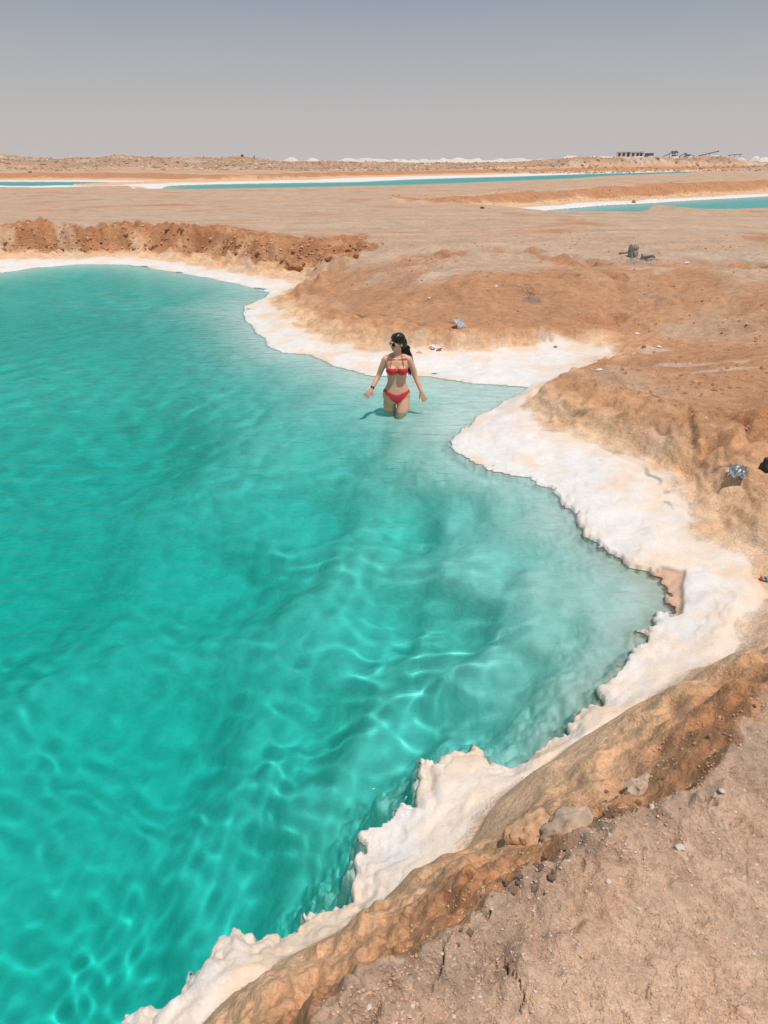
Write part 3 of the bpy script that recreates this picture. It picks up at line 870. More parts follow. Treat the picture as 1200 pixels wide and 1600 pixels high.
# the big orange lump and the overhanging slab at the crest of the near bank
x, y = spot(835, 1305, .9)
put('clay_boulder', rock_mesh('clay_boulder', 3, .088, .072, .07, 4, .42, 2.0, False), M_ORANGE, x, y, .0, .4, label='pale orange knobbly clay boulder perched on the near bank crest', cat='boulder')
x, y = spot(893, 1290, 1.0)
put('clay_slab', rock_mesh('clay_slab', 9, .095, .075, .040, 4, .45, 1.9, False), M_GREYCLAY, x, y, .0, -.5, .1, -.22, label='grey brown clay slab tilted over a dark gap beside the orange boulder', cat='slab')
x, y = spot(1003, 1232, 1.0)
put('clay_slab', rock_mesh('clay_slab', 22, .07, .05, .03, 4, .5, 2.2), M_GREYCLAY, x, y, .0, .8, label='rounded grey clay lump on the rim of the near bank right of the slab', cat='slab')

# single pale stones on the foreground
for (u, v, r_, lab) in ((577, 1574, .012, 'small white pebble near the bottom edge of the near bank'),
                        (1062, 1325, .020, 'flat off white stone lying on the beige near bank'),
                        (1019, 1262, .018, 'pinkish pale pebble on the near bank right of the cracked slab'),
                        (1128, 1236, .016, 'narrow white stone chip high on the right of the near bank'),
                        (950, 1378, .014, 'small pale stone in the middle of the near bank')):
    x, y = spot(u, v, 1.0)
    put('pebble', rock_mesh('pebble', u, r_ * .75, r_ * .55, r_ * .35, 3, .3, 1.8, False), M_PALESTONE, x, y, r_ * .1, u * .1, label=lab, cat='stone')

# clods tumbled along the crests and the foot of the far cliff
clod_meshes = [rock_mesh('clay_clod', 40 + k, 1, .8, .62, 2, .35, 1.5) for k in range(6)]
for k, me in enumerate(clod_meshes):
    me.materials.append(M_CLOD if k % 2 else M_GREYCLAY)
rust_meshes = [rock_mesh('clay_clod', 60 + k, 1, .8, .7, 2, .4, 1.5) for k in range(6)]
for k, me in enumerate(rust_meshes):
    me.materials.append(M_RUST if k % 3 else M_ORANGE)
for k in range(40):                                              # near rim
    t = rng.rand() ** .8 * 8
    i = int(t); f = t - i
    crest = [(1200, 1085), (1130, 1140), (1050, 1197), (1000, 1222), (955, 1252), (905, 1285), (850, 1325), (780, 1388), (700, 1466)]
    u = crest[i][0] * (1 - f) + crest[i + 1][0] * f + rng.normal(8, 12); v = crest[i][1] * (1 - f) + crest[i + 1][1] * f + rng.normal(6, 10)
    x, y = spot(u, v, 1.0)
    put('clay_clod', clod_meshes[k % 6], None, x, y, .002, rng.rand() * 6, rng.rand(), rng.rand(), 'small crumbled clay clod on the rim of the near bank',
        'clod', 'crumbled clods along the near bank rim', sc=rng.uniform(.006, .015))
for k in range(46):                                             # far cliff
    u = rng.uniform(0, 575)
    base = np.interp(u, [0, 200, 330, 430, 500, 575], [392, 388, 392, 402, 415, 385])
    v = base + rng.normal(-5, 6)
    x, y = spot(u, v, .4)
    put('clay_clod', rust_meshes[k % 6], None, x, y, .02, rng.rand() * 6, rng.rand(), rng.rand(), 'rust brown clod fallen from the clay cliff behind the pool',
        'clod', 'clods at the foot of the far clay cliff', sc=rng.uniform(.04, .11))
x, y = spot(459, 422, .3)
put('clay_boulder', rock_mesh('clay_boulder', 91, .26, .2, .2, 3, .35, 1.6), M_RUST, x, y, .05, .3, label='large rust brown block fallen at the right end of the far cliff', cat='boulder')

# salt scraps and red-brown clods on the terrace
for (u, v, r_, m_, lab) in ((676, 542, .06, M_SALTROCK, 'white salt lump with a red scrap beside it behind the woman'),
                            (657, 549, .055, M_SALTROCK, 'white salt lump half sunk in the shelf just behind the woman'),
                            (995, 521, .035, M_SALTROCK, 'small white salt scrap on the brown terrace above the bay'),
                            (936, 577, .05, M_SALTROCK, 'flat white salt patch on the corner of the right bank'),
                            (1030, 541, .045, M_SALTROCK, 'pale salt flake on the terrace right of the bay'),
                            (1006, 541, .035, M_RUST, 'dark red brown clod on the terrace right of the bay'),
                            (868, 541, .03, M_RUST, 'brown stone lying on the white salt inside the bay'),
                            (671, 465, .03, M_SALTROCK, 'tiny white stone on the brown terrace far left'),
                            (775, 447, .035, M_SALTROCK, 'tiny white stone high on the brown terrace'),
                            (753, 326, .10, M_DARKSTONE, 'dark heap of clay by the left tip of the right pond'),
                            (47, 271, .4, M_DARKSTONE, 'lone dark block on the far bank at the left'),
                            (1073, 411, .055, M_SALTROCK, 'round pale stone on the plain right of the two blocks'),
                            (990, 317, .17, M_RUST, 'dark brown block on the white shore of the right pond')):
    x, y = spot(u, v + (2 if v > 350 else 0), .5)
    flat_ = .25 if ('flat' in lab or 'flake' in lab) else .7
    put('salt_lump' if m_ is M_SALTROCK else 'stone', rock_mesh('stone', u + v, r_, r_ * .8, r_ * flat_, 3, .3, 1.6), m_, x, y, r_ * .3, u * .3, label=lab, cat='stone')

# burnt patch: charcoal crumbs
x0, y0 = spot(828, 459, .7)
verts, faces = [], []
def crumb(verts, faces, x, y, z, r, rnd):
    b = len(verts)
    p = [(1, 0, 0), (-1, 0, 0), (0, 1, 0), (0, -1, 0), (0, 0, 1), (0, 0, -1)]
    a = rnd.rand() * 6.28; ca, sa = math.cos(a), math.sin(a)
    for q in p:
        q = [q[i] * r * rnd.uniform(.6, 1.2) for i in range(3)]
        verts.append((x + q[0] * ca - q[1] * sa, y + q[0] * sa + q[1] * ca, z + q[2] * .7))
    for f in ((0, 2, 4), (2, 1, 4), (1, 3, 4), (3, 0, 4), (2, 0, 5), (1, 2, 5), (3, 1, 5), (0, 3, 5)):
        faces.append(tuple(b + i for i in f))
for k in range(160):
    a, q = rng.rand() * 6.28, abs(rng.normal(0, .21))
    x, y = x0 + math.cos(a) * q * .65, y0 + math.sin(a) * q * .8
    crumb(verts, faces, x, y, height_at(x, y) + .005, rng.uniform(.004, .009), rng)
o = link_mesh('ash_patch', verts, faces, simple_mat('charcoal', (.10, .095, .085), .95, noise=.3, scale=30))
tag(o, kind='stuff')

# the two broken blocks with rubble on the plain
def block(name, w, d, h, holes, mat):
    bm = bmesh.new()
    bmesh.ops.create_cube(bm, size=1)
    for v in bm.verts:
        v.co = Vector((v.co.x * w, v.co.y * d, v.co.z * h + h / 2))
    bmesh.ops.subdivide_edges(bm, edges=bm.edges[:], cuts=4, use_grid_fill=True)
    rr = random.Random(3)
    for v in bm.verts:
        v.co += Vector((rr.gauss(0, 1), rr.gauss(0, 1), rr.gauss(0, 1))) * .010
        if v.co.z > h * .85 and v.co.x > 0: v.co.z -= rr.uniform(0, .06)
    me = bpy.data.meshes.new(name); bm.to_mesh(me); bm.free()
    me.materials.append(mat)
    return me
x, y = spot(988, 402, .8)
o = put('broken_block', block('broken_block', .16, .14, .27, 0, M_BLOCK), None, x, y, -.02, .25, label='upright broken grey block standing on the plain', cat='block')
x2, y2 = spot(1012, 407, .8)
o = put('broken_block', block('broken_block', .26, .15, .15, 0, M_BLOCK), None, x2, y2, -.02, -.2, label='grey block lying on its side beside the upright block', cat='block')
x3, y3 = spot(976, 399, .8)
bm = bmesh.new()
bmesh.ops.create_cone(bm, cap_ends=True, segments=8, radius1=.018, radius2=.012, depth=.28)
me = bpy.data.meshes.new('stick'); bm.to_mesh(me); bm.free()
put('stick', me, M_DARKSTONE, x3, y3, .05, .2, 0, 1.5, label='dark stick lying left of the upright block', cat='stick')
verts, faces = [], []
for k in range(260):
    u, v = rng.normal(998, 14), rng.normal(409, 3.5)
    x, y = spot(u, v, .8)
    crumb(verts, faces, x, y, height_at(x, y) + .004, rng.uniform(.006, .025), rng)
o = link_mesh('rubble', verts, faces, M_BLOCK)
tag(o, kind='stuff')
sm = rock_mesh('stone', 501, .09, .07, .06, 2, .3)
x, y = spot(1026, 403, .8)

# loose grit: nobody could count it
def scatter(name, n, sampler, mat, lo, hi, sink=.0):
    verts, faces = [], []
    for k in range(n):
        p = sampler()
        if p is None: continue
        x, y = p
        crumb(verts, faces, x, y, height_at(x, y) + sink, lo * (hi / lo) ** (rng.rand() ** 2), rng)
    o = link_mesh(name, verts, faces, mat)
    tag(o, kind='stuff')
def near_ground():
    while True:
        u, v = rng.uniform(480, 1220), rng.uniform(1080, 1640)
        if u > np.interp(v, [1080, 1200, 1290, 1390, 1470, 1600], [1195, 1040, 890, 770, 690, 515]) + 6:
            return unproj(u, v, 1.02)
scatter('grit', 5200, near_ground, M_CLOD, .0015, .0065, .001)
scatter('grit', 900, near_ground, simple_mat('pale_grit', (.66, .55, .46), .9, noise=.1), .0015, .006, .001)
def near_slope_pt():
    t_ = rng.rand()
    v = 1090 + 500 * t_
    ue = np.interp(v, [1080, 1200, 1290, 1390, 1470, 1600], [1195, 1040, 890, 770, 690, 515])
    return spot(ue - abs(rng.normal(0, 45)) + 8, v, .8)
scatter('loose_stones', 600, near_slope_pt, M_ORANGE, .0015, .008, .0)
scatter('loose_stones', 300, near_slope_pt, M_CLOD, .0015, .007, .0)
def terrace():
    u = rng.uniform(430, 1210); v = rng.uniform(385, 680)
    return spot_fast(u, v)
def spot_fast(u, v):
    x, y = unproj(u, v, .55)
    return (x, y) if polyin(x, y) else None
Cpoly = [(p[0], p[1]) for p in C]
def polyin(x, y):
    ins = False
    for i in range(len(Cpoly)):
        a, b = Cpoly[i - 1], Cpoly[i]
        if (a[1] > y) != (b[1] > y) and x < (b[0] - a[0]) * (y - a[1]) / (b[1] - a[1]) + a[0]:
            ins = not ins
    return not ins
scatter('loose_stones', 2600, terrace, M_RUST, .006, .04, .002)
scatter('loose_stones', 700, terrace, M_CLOD, .006, .045, .002)
def cliff_face():
    u = rng.uniform(-60, 600)
    top = np.interp(u, [0, 62, 130, 190, 350, 430, 572], [352, 344, 358, 347, 352, 366, 368])
    base = np.interp(u, [0, 200, 330, 430, 500, 575], [396, 392, 396, 408, 420, 385])
    return spot(u, top + 3 + (base - top - 3) * rng.rand(), .5)
scatter('cliff_rubble', 1100, cliff_face, M_RUST, .015, .07, -.005)
scatter('cliff_rubble', 900, cliff_face, M_ORANGE, .015, .07, -.005)
def heaps():
    a = math.radians(rng.uniform(-31, 31)); r = rng.uniform(175, 290)
    return r * math.sin(a), r * math.cos(a)
scatter('spoil_rubble', 5000, heaps, simple_mat('heap_stone', (.40, .25, .165), .95, noise=.3, scale=.8), .15, .75, .05)
scatter('spoil_rubble', 1800, heaps, simple_mat('heap_stone_pale', (.66, .50, .38), .95, noise=.2, scale=.8), .15, .6, .05)
def pond_cliff():
    t = rng.rand()
    u = 610 + t * 620; v = np.interp(u, [600, 700, 800, 1000, 1200], [307, 309, 305, 298, 289]) + rng.normal(0, 1.5)
    return unproj(u, v, .6)
scatter('cliff_rubble', 1500, pond_cliff, M_RUST, .03, .13, -.02)

# ---- litter
def crumple(name, w, h, seed, amp, n=14, curl=.3):
    """a crumpled foil sheet with thickness"""
    from mathutils import noise
    bm = bmesh.new()
    grid = [[None] * n for _ in range(n)]
    for i in range(n):
        for j in range(n):
            x = (i / (n - 1) - .5) * w; y = (j / (n - 1) - .5) * h
            k = noise.noise(Vector((x / w * 4 + seed, y / h * 4, seed)))
            k2 = abs(noise.noise(Vector((x / w * 9, y / h * 9 + seed, seed))))
            z = amp * (k * 1.2 + k2 * .8) + curl * abs(x) * .6 + amp
            grid[i][j] = bm.verts.new((x * (1 - .25 * abs(k)) + k2 * amp * .4, y * (1 - .2 * abs(k)), max(z, .001)))
    for i in range(n - 1):
        for j in range(n - 1):
            bm.faces.new((grid[i][j], grid[i + 1][j], grid[i + 1][j + 1], grid[i][j + 1]))
    bmesh.ops.solidify(bm, geom=bm.faces[:], thickness=.0012)
    me = bpy.data.meshes.new(name); bm.to_mesh(me); bm.free()
    return me
M_FOIL = simple_mat('silver_foil', (.50, .54, .58), .45, metallic=.6, noise=.25, scale=45, bump=.002)
x, y = spot(1150, 743, .3)
put('foil_wrapper', crumple('foil_wrapper', .13, .17, 2, .028), M_FOIL, x, y, .005, -.45, .25, 0, label='crumpled silver foil wrapper lying on the orange bank', cat='wrapper')
x, y = spot(1194, 907, .3)
cw = bpy.data.objects.new('candy_wrapper', None); COL.objects.link(cw)
cw.location = (x, y, height_at(x, y) + .006); cw.rotation_euler = (.1, 0, -.3)
tag(cw, 'small red, blue and white candy wrapper at the right edge of the salt', 'wrapper')
me = crumple('wrapper_foil', .065, .05, 6, .010)
wf = bpy.data.objects.new('wrapper_foil', me); COL.objects.link(wf); wf.parent = cw
for c, nm in (((.75, .10, .13), 'wrapper_red'), ((.08, .30, .55), 'wrapper_blue'), ((.75, .72, .66), 'wrapper_white'), ((.80, .60, .15), 'wrapper_yellow')):
    me.materials.append(simple_mat(nm, c, .35, noise=.15, scale=80))
for p in me.polygons:
    cx = p.center.x / .065
    p.material_index = 0 if cx < -.18 else 2 if cx < -.02 else 1 if cx < .16 else 2 if cx < .3 else 0
    if p.center.y > .012 and cx < 0: p.material_index = 3
x, y = spot(1200, 733, .4)
put('burnt_lump', rock_mesh('burnt_lump', 77, .07, .06, .075, 4, .35, 1.7, False), simple_mat('burnt_lump', (.06, .035, .035), .7, noise=.4, scale=20, bump=.006), x, y, .03, .3,
    label='dark purple brown lump against the clay at the right edge', cat='lump')
M_BAG = simple_mat('white_plastic', (.80, .80, .86), .35, noise=.06, scale=20, bump=.002)
x, y = spot(715, 511, .3)
put('plastic_bag', crumple('plastic_bag', .16, .20, 9, .05, 12, .5), M_BAG, x, y, .0, .6, .5, 0, label='scrap of white plastic bag caught on the clay scarp above the bay', cat='bag')
M_RED = simple_mat('red_scrap', (.45, .07, .10), .5, noise=.2, scale=40)
x, y = spot(686, 548, .15)
put('red_scrap', crumple('red_scrap', .09, .05, 4, .015, 8), M_RED, x, y, .004, .3, label='small dark red scrap on the salt behind the woman', cat='litter')
x, y = spot(902, 578, .3)
put('red_scrap', crumple('red_scrap', .08, .06, 12, .015, 8), M_RED, x, y, .006, 1.3, label='dark red scrap at the edge of the right bank corner', cat='litter')

# ------------------------------------------------------------------ far off: salt piles, works, machines
M_SALTPILE = simple_mat('salt_pile', (.64, .585, .53), .9, noise=.08, scale=.6, bump=.1)
def pile_mesh(seed, n=22, m=7):
    r_ = random.Random(seed)
    ph = [r_.uniform(0, 6.28) for _ in range(5)]
    verts = [(r_.uniform(-.1, .1), r_.uniform(-.1, .1), 1.0)]
    for j in range(1, m):
        for i in range(n):
            a = i / n * 2 * math.pi
            w = 1 + .12 * math.sin(2 * a + ph[0]) + .08 * math.sin(5 * a + ph[1]) + .05 * r_.uniform(-1, 1)
            t = j / (m - 1)
            verts.append((math.cos(a) * t * w, math.sin(a) * t * w, max(0, .5 + .5 * math.cos(math.pi * t ** .9) + (.12 * r_.uniform(-1, 1) if j < m - 1 else 0))))
    faces = [(0, 1 + i, 1 + (i + 1) % n) for i in range(n)]
    for j in range(m - 2):
        for i in range(n):
            a0 = 1 + j * n; b0 = a0 + n
            faces.append((a0 + i, b0 + i, b0 + (i + 1) % n, a0 + (i + 1) % n))
    me = bpy.data.meshes.new('salt_pile')
    me.from_pydata(verts, [], faces); me.materials.append(M_SALTPILE)
    me.polygons.foreach_set('use_smooth', np.ones(len(me.polygons), bool))
    return me
def far_pt(u, D):
    """ground point at distance D in the direction of the photo column u at the horizon"""
    az_ = math.atan2((u - 600) / FPX, math.cos(PITCH) + 550 / FPX * math.sin(PITCH))
    return D * math.sin(az_), D * math.cos(az_)
piles = [(455, 340, 5.0, 2.9, 'left'), (487, 345, 6.0, 2.8, 'right')]
x, y = far_pt(455, 340)
put('salt_pile', pile_mesh(1), None, x, y, 0, 0, label='left of the two separate white salt cones on the horizon', cat='salt pile', z=.9).scale = (6.0, 5.0, 2.8)
x, y = far_pt(488, 345)
put('salt_pile', pile_mesh(2), None, x, y, 0, 0, label='right of the two separate white salt cones on the horizon', cat='salt pile', z=.9).scale = (6.5, 5.0, 2.6)
pm = [pile_mesh(3), pile_mesh(4), pile_mesh(5)]
for k, u in enumerate(list(np.linspace(525, 870, 24)) + list(np.linspace(878, 962, 6)) + list(np.linspace(1000, 1196, 11)) + [352, 362, 374, 405, 416, 70, 62]):
    D = 350 + rng.uniform(-15, 40)
    x, y = far_pt(u + rng.uniform(-5, 5), D)
    o = put('salt_pile', pm[k % 3], None, x, y, 0, rng.rand() * 6, label='low white salt heap in the long row on the horizon', cat='salt pile', group='white salt heaps along the horizon', z=.8)
    hh = (rng.uniform(1.0, 2.1) + (1.6 if u > 878 else .7))
    o.scale = (rng.uniform(6, 17), rng.uniform(5, 8), hh)

M_WALLB = simple_mat('pale_block_wall', (.74, .72, .69), .9, noise=.08, scale=.7)
M_WIN = simple_mat('dark_opening', (.06, .07, .08), .5)
M_STEEL = simple_mat('dark_machine_steel', (.20, .185, .17), .7, noise=.2, scale=1)
def cube(name, c, d, mat, parent=None, rot=None, bevel=0):
    bm = bmesh.new(); bmesh.ops.create_cube(bm, size=1)
    for v in bm.verts:
        v.co = Vector((v.co.x * d[0], v.co.y * d[1], v.co.z * d[2]))
    if bevel:
        bmesh.ops.bevel(bm, geom=bm.edges[:], offset=bevel, segments=1, affect='EDGES')
    if rot: bmesh.ops.rotate(bm, verts=bm.verts[:], cent=(0, 0, 0), matrix=Euler(rot).to_matrix())
    bmesh.ops.translate(bm, verts=bm.verts[:], vec=c)
    me = bpy.data.meshes.new(name); bm.to_mesh(me); bm.free()
    o = bpy.data.objects.new(name, me); COL.objects.link(o); me.materials.append(mat)
    if parent: o.parent = parent
    return o
def root(name, x, y, z, label, cat, rz=0, sc=1):
    o = bpy.data.objects.new(name, None); COL.objects.link(o)
    o.location = (x, y, z); o.rotation_euler = (0, 0, rz); o.scale = (sc * .85, sc * .85, sc * .85)
    return tag(o, label, cat)
x, y = far_pt(983, 450)
b = root('building', x, y, 1.0, 'long pale two storey building with dark windows on the horizon', 'building', -.28)
cube('wall', (0, 0, 3.2), (16, 7, 6.4), M_WALLB, b)
cube('roof', (0, 0, 6.52), (16.4, 7.4, .24), M_WALLB, b)
for k, wx0 in enumerate((-6.2, -3.6, -.9, 1.9, 4.6, 6.6)):
    f = cube('window', (wx0, -3.53, 5.0), (1.3 if k != 2 else 1.5, .1, 1.7 if k != 2 else 3.2), M_WIN, b)
    cube('frame', (wx0, -3.56, 5.95 if k != 2 else 6.2), (1.5, .16, .12), M_WALLB, f)
for k, wx0 in enumerate((-6.6, -3.0, 3.4)):
    cube('roof_post', (wx0, -2.5, 6.95), (.5, .5, .7), M_WALLB, b)
cube('roof_post', (7.3, -2, 7.7), (.55, .5, 2.2), M_WALLB, b)
x, y = far_pt(1013, 445)
t_ = root('container', x, y, 4.1, 'dark grey container on the horizon right of the building', 'container', -.3)
cube('body', (0, 0, 1.0), (5.2, 2.4, 2.0), M_STEEL, t_)
cube('roof', (0, 0, 2.06), (5.4, 2.6, .12), M_STEEL, t_)
for k in range(7):
    cube('rib', (-2.25 + k * .75, -1.24, 1.0), (.12, .08, 1.8), M_STEEL, t_)
x, y = far_pt(1049, 440)
mc = root('crushing_plant', x, y, 3.9, 'dark salt crushing machine with a sloping feed belt on the horizon', 'machine', -.35)
cube('belt', (-2.8, 0, 1.4), (5.4, 1.0, .45), M_STEEL, mc, (0, -.42, 0))
cube('hopper', (.6, 0, 2.7), (2.6, 2, 1.5), M_STEEL, mc, (0, .12, 0), .3)
cube('screen_box', (2.2, 0, 2.9), (2.4, 1.8, 1.0), M_STEEL, mc, (0, .3, 0), .15)
for px in (-1.5, .0, 1.6, 2.9):
    cube('leg', (px, 0, .9), (.28, 1.4, 2.2), M_STEEL, mc)
cube('engine', (1.2, 0, .8), (2.6, 1.6, 1.3), M_STEEL, mc, None, .15)
x, y = far_pt(1072, 435)
mc = root('loader', x, y, 3.7, 'low dark excavator with a folded arm beside the crushing machine', 'excavator', -.35)
cube('track', (0, -.9, .45), (3.6, .6, .8), M_STEEL, mc, None, .2); cube('track', (0, .9, .45), (3.6, .6, .8), M_STEEL, mc, None, .2)
cube('body', (.3, 0, 1.3), (2.6, 1.8, 1.0), M_STEEL, mc, None, .12)
cube('cab', (-.7, .4, 1.9), (1.0, 1.0, 1.2), M_STEEL, mc, None, .1)
cube('boom', (-2.2, -.2, 1.7), (3.6, .35, .4), M_STEEL, mc, (0, -.45, 0)); cube('arm', (2.9, 0, 1.2), (3.2, .35, .35), M_STEEL, mc, (0, .35, 0))
cube('bucket', (-3.9, -.2, .5), (.9, 1.0, .8), M_STEEL, mc, (0, .4, 0), .1)
x, y = far_pt(1105, 440)
mc = root('conveyor', x, y, 3.6, 'long dark conveyor arm rising to the right on the horizon', 'conveyor', -.35)
cube('belt', (0, 0, 2.3), (10.6, 1.0, .5), M_STEEL, mc, (0, -.22, 0))
cube('head_drum', (5.2, 0, 3.5), (.8, 1.2, .8), M_STEEL, mc, None, .15)
for px, hh in ((-3.4, 1.6), (-1.6, 2.0), (.6, 2.4)):
    cube('leg', (px, 0, hh / 2), (.25, 1.0, hh), M_STEEL, mc)
x, y = far_pt(1147, 440)
mc = root('conveyor', x, y, 4.0, 'short nearly level dark conveyor far right on the horizon', 'conveyor', -.35)
cube('belt', (0, 0, 1.2), (7.6, .9, .35), M_STEEL, mc, (0, -.07, 0))
for px in (-2.8, 0, 2.6):
    cube('leg', (px, 0, .55), (.2, .8, 1.1), M_STEEL, mc)
x, y = far_pt(398, 250)
p = root('marker_post', x, y, height_at(x, y), 'small dark post standing on the far rubble left of the salt cones', 'post')
cube('shaft', (0, 0, .6), (.2, .2, 1.3), M_STEEL, p, None, .03); cube('cap', (0, 0, 1.3), (.3, .3, .12), M_STEEL, p)
x, y = far_pt(379, 255)
put('stone', rock_mesh('stone', 333, .5, .4, .55, 2), M_DARKSTONE, x, y, .2, label='dark block on the far rubble left of the marker post', cat='stone')

# ------------------------------------------------------------------ the woman wading in the shallows
def tube(bm, pts, rad, seg=14, cap=True):
    """tapered limb through the points; radii may be pairs (x, y) for flattened sections"""
    pts = [Vector(p) for p in pts]
    # smooth resample (Catmull-Rom)
    P, Rr = [], []
    n = len(pts)
    for i in range(n - 1):
        p0, p1, p2, p3 = pts[max(i - 1, 0)], pts[i], pts[i + 1], pts[min(i + 2, n - 1)]
        for k in range(4):
            t = k / 4
            P.append(.5 * ((2 * p1) + (p2 - p0) * t + (2 * p0 - 5 * p1 + 4 * p2 - p3) * t * t + (3 * p1 - p0 - 3 * p2 + p3) * t ** 3))
            a, b = rad[i], rad[i + 1]
            if not isinstance(a, tuple): a = (a, a)
            if not isinstance(b, tuple): b = (b, b)
            s_ = t * t * (3 - 2 * t)
            Rr.append((a[0] + (b[0] - a[0]) * s_, a[1] + (b[1] - a[1]) * s_))
    P.append(pts[-1]); e_ = rad[-1]; Rr.append(e_ if isinstance(e_, tuple) else (e_, e_))
    rings = []
    for i, p in enumerate(P):
        d = (P[min(i + 1, len(P) - 1)] - P[max(i - 1, 0)]).normalized()
        ux = Vector((1, 0, 0)) - d * d.x
        if ux.length < .2: ux = Vector((0, 1, 0)) - d * d.y
        ux.normalize(); uy = d.cross(ux)
        rings.append([bm.verts.new(p + ux * math.cos(a) * Rr[i][0] + uy * math.sin(a) * Rr[i][1]) for a in [2 * math.pi * k / seg for k in range(seg)]])
    for a, b in zip(rings, rings[1:]):
        for k in range(seg):
            bm.faces.new((a[k], a[(k + 1) % seg], b[(k + 1) % seg], b[k]))
    if cap:
        bm.faces.new(rings[0][::-1]); bm.faces.new(rings[-1])

def ball(bm, c, r, rot=None, sub=3):
    g = bmesh.ops.create_icosphere(bm, subdivisions=sub, radius=1)
    for v in g['verts']:
        q = Vector((v.co.x * r[0], v.co.y * r[1], v.co.z * r[2]))
        if rot: q.rotate(rot)
        v.co = q + Vector(c)

SKIN = simple_mat('sunlit_skin', (.72, .395, .25), .5, noise=.05, scale=20, spec=.4)
HAIR = simple_mat('dark_hair', (.018, .013, .011), .38, spec=.5)
BIKINI = simple_mat('coral_red_cloth', (.72, .04, .055), .6, noise=.08, scale=60)
LENS = simple_mat('dark_lens', (.05, .018, .010), .25, spec=.4)
GOLD = simple_mat('thin_gold_metal', (.62, .42, .20), .3, metallic=.9)
LIP = simple_mat('lip', (.42, .12, .11), .4)
BROW = simple_mat('brow', (.03, .02, .015), .7)
EYE = simple_mat('eye', (.30, .26, .24), .2)
WRIST = simple_mat('dark_wristband', (.05, .025, .06), .5)
NAIL = simple_mat('nail', (.62, .30, .28), .3)

wx0, wy0 = unproj(620, 640, 0)
SOLE = -.61                                             # she stands on the salt bed
woman = bpy.data.objects.new('person', None); COL.objects.link(woman)
woman.location = (wx0, wy0, SOLE)
woman.rotation_euler = (0, 0, -math.atan2(wx0, wy0))
woman.scale = (.9, .9, .9)
tag(woman, 'woman in a coral red bikini and sunglasses wading thigh deep with arms held out', 'person')

HC = Vector((.0, .0, 1.555))                            # head centre
HR = Euler((math.radians(4), math.radians(3), math.radians(-48)))   # turned towards her right
def hp(x, y, z):
    v = Vector((x, y, z)); v.rotate(HR); return HC + v

bm = bmesh.new()
# trunk: one stack of sections, hips a little to the viewer's left
T = [(.785, .140, .098, -.004, .004), (.83, .172, .116, -.006, .006), (.88, .180, .118, -.006, .006), (.93, .168, .108, -.006, .002), (.985, .145, .094, -.004, -.002),
     (1.04, .124, .084, -.002, -.003), (1.09, .119, .081, 0, -.002), (1.15, .128, .086, 0, 0), (1.21, .140, .092, 0, 0), (1.27, .148, .092, 0, .004), (1.32, .150, .082, 0, .01),
     (1.36, .128, .066, 0, .016), (1.39, .082, .056, 0, .018), (1.41, .055, .052, 0, .018)]
rings = []
for z_, rx, ry, cx, cy in T:
    rings.append([bm.verts.new((cx + math.copysign(abs(math.cos(a)) ** .9, math.cos(a)) * rx, cy + math.copysign(abs(math.sin(a)) ** .9, math.sin(a)) * ry, z_)) for a in [2 * math.pi * k / 32 for k in range(32)]])
for a, b in zip(rings, rings[1:]):
    for k in range(32):
        bm.faces.new((a[k], a[(k + 1) % 32], b[(k + 1) % 32], b[k]))
bm.faces.new(rings[0][::-1]); bm.faces.new(rings[-1])
for sx in (-1, 1):
    ball(bm, (sx * .068, -.078, 1.225), (.060, .052, .055))            # breasts
    ball(bm, (sx * .078, .070, .865), (.086, .070, .088))              # seat
    ball(bm, (sx * .150, .006, 1.340), (.046, .046, .046))             # shoulder caps
    tube(bm, [(sx * .03, .02, 1.40), (sx * .10, .012, 1.372), (sx * .15, .008, 1.352)], [.040, .036, .036])   # trapezius
    tube(bm, [(sx * .012, -.052, 1.355), (sx * .08, -.050, 1.372), (sx * .135, -.020, 1.365)], [.008, .009, .008], 8)  # collar bones
# legs: the viewer's right one steps forward
legs = [[(-.088, .012, .84), (-.094, .008, .72), (-.074, .000, .60), (-.066, .006, .47), (-.064, .034, .34), (-.066, .05, .20), (-.068, .055, .09)],
        [(.086, .004, .84), (.082, -.050, .72), (.052, -.100, .60), (.034, -.135, .475), (.024, -.105, .34), (.022, -.072, .20), (.022, -.06, .09)]]
for L_ in legs:
    tube(bm, L_, [(.086, .096), (.083, .088), (.067, .071), (.050, .053), (.052, .056), (.038, .040), (.033, .036)], 18)
    a = Vector(L_[-1])
    tube(bm, [a + Vector((0, .03, -.03)), a + Vector((0, -.03, -.055)), a + Vector((0, -.10, -.066)), a + Vector((0, -.145, -.072))], [(.03, .032), (.034, .03), (.040, .018), (.030, .011)], 12)
# neck and head
tube(bm, [(0, .018, 1.38), (0, .014, 1.43), tuple(hp(0, .012, -.075)), tuple(hp(0, .01, -.03))], [(.058, .054), (.048, .048), (.047, .048), (.050, .055)], 18)
ball(bm, hp(0, .014, .028), (.074, .092, .084), HR)
ball(bm, hp(0, -.022, -.022), (.061, .068, .070), HR)
ball(bm, hp(0, -.050, -.070), (.034, .032, .030), HR)
ball(bm, hp(0, -.058, -.048), (.030, .026, .022), HR)
for sx in (-1, 1):
    ball(bm, hp(sx * .036, -.062, -.012), (.022, .018, .018), HR)      # cheeks
    ball(bm, hp(sx * .072, .012, -.008), (.010, .020, .030), HR)       # ears
tube(bm, [hp(0, -.080, .022), hp(0, -.094, .004), hp(0, -.108, -.014), hp(0, -.092, -.026)], [.008, .010, .013, .009], 10)   # nose
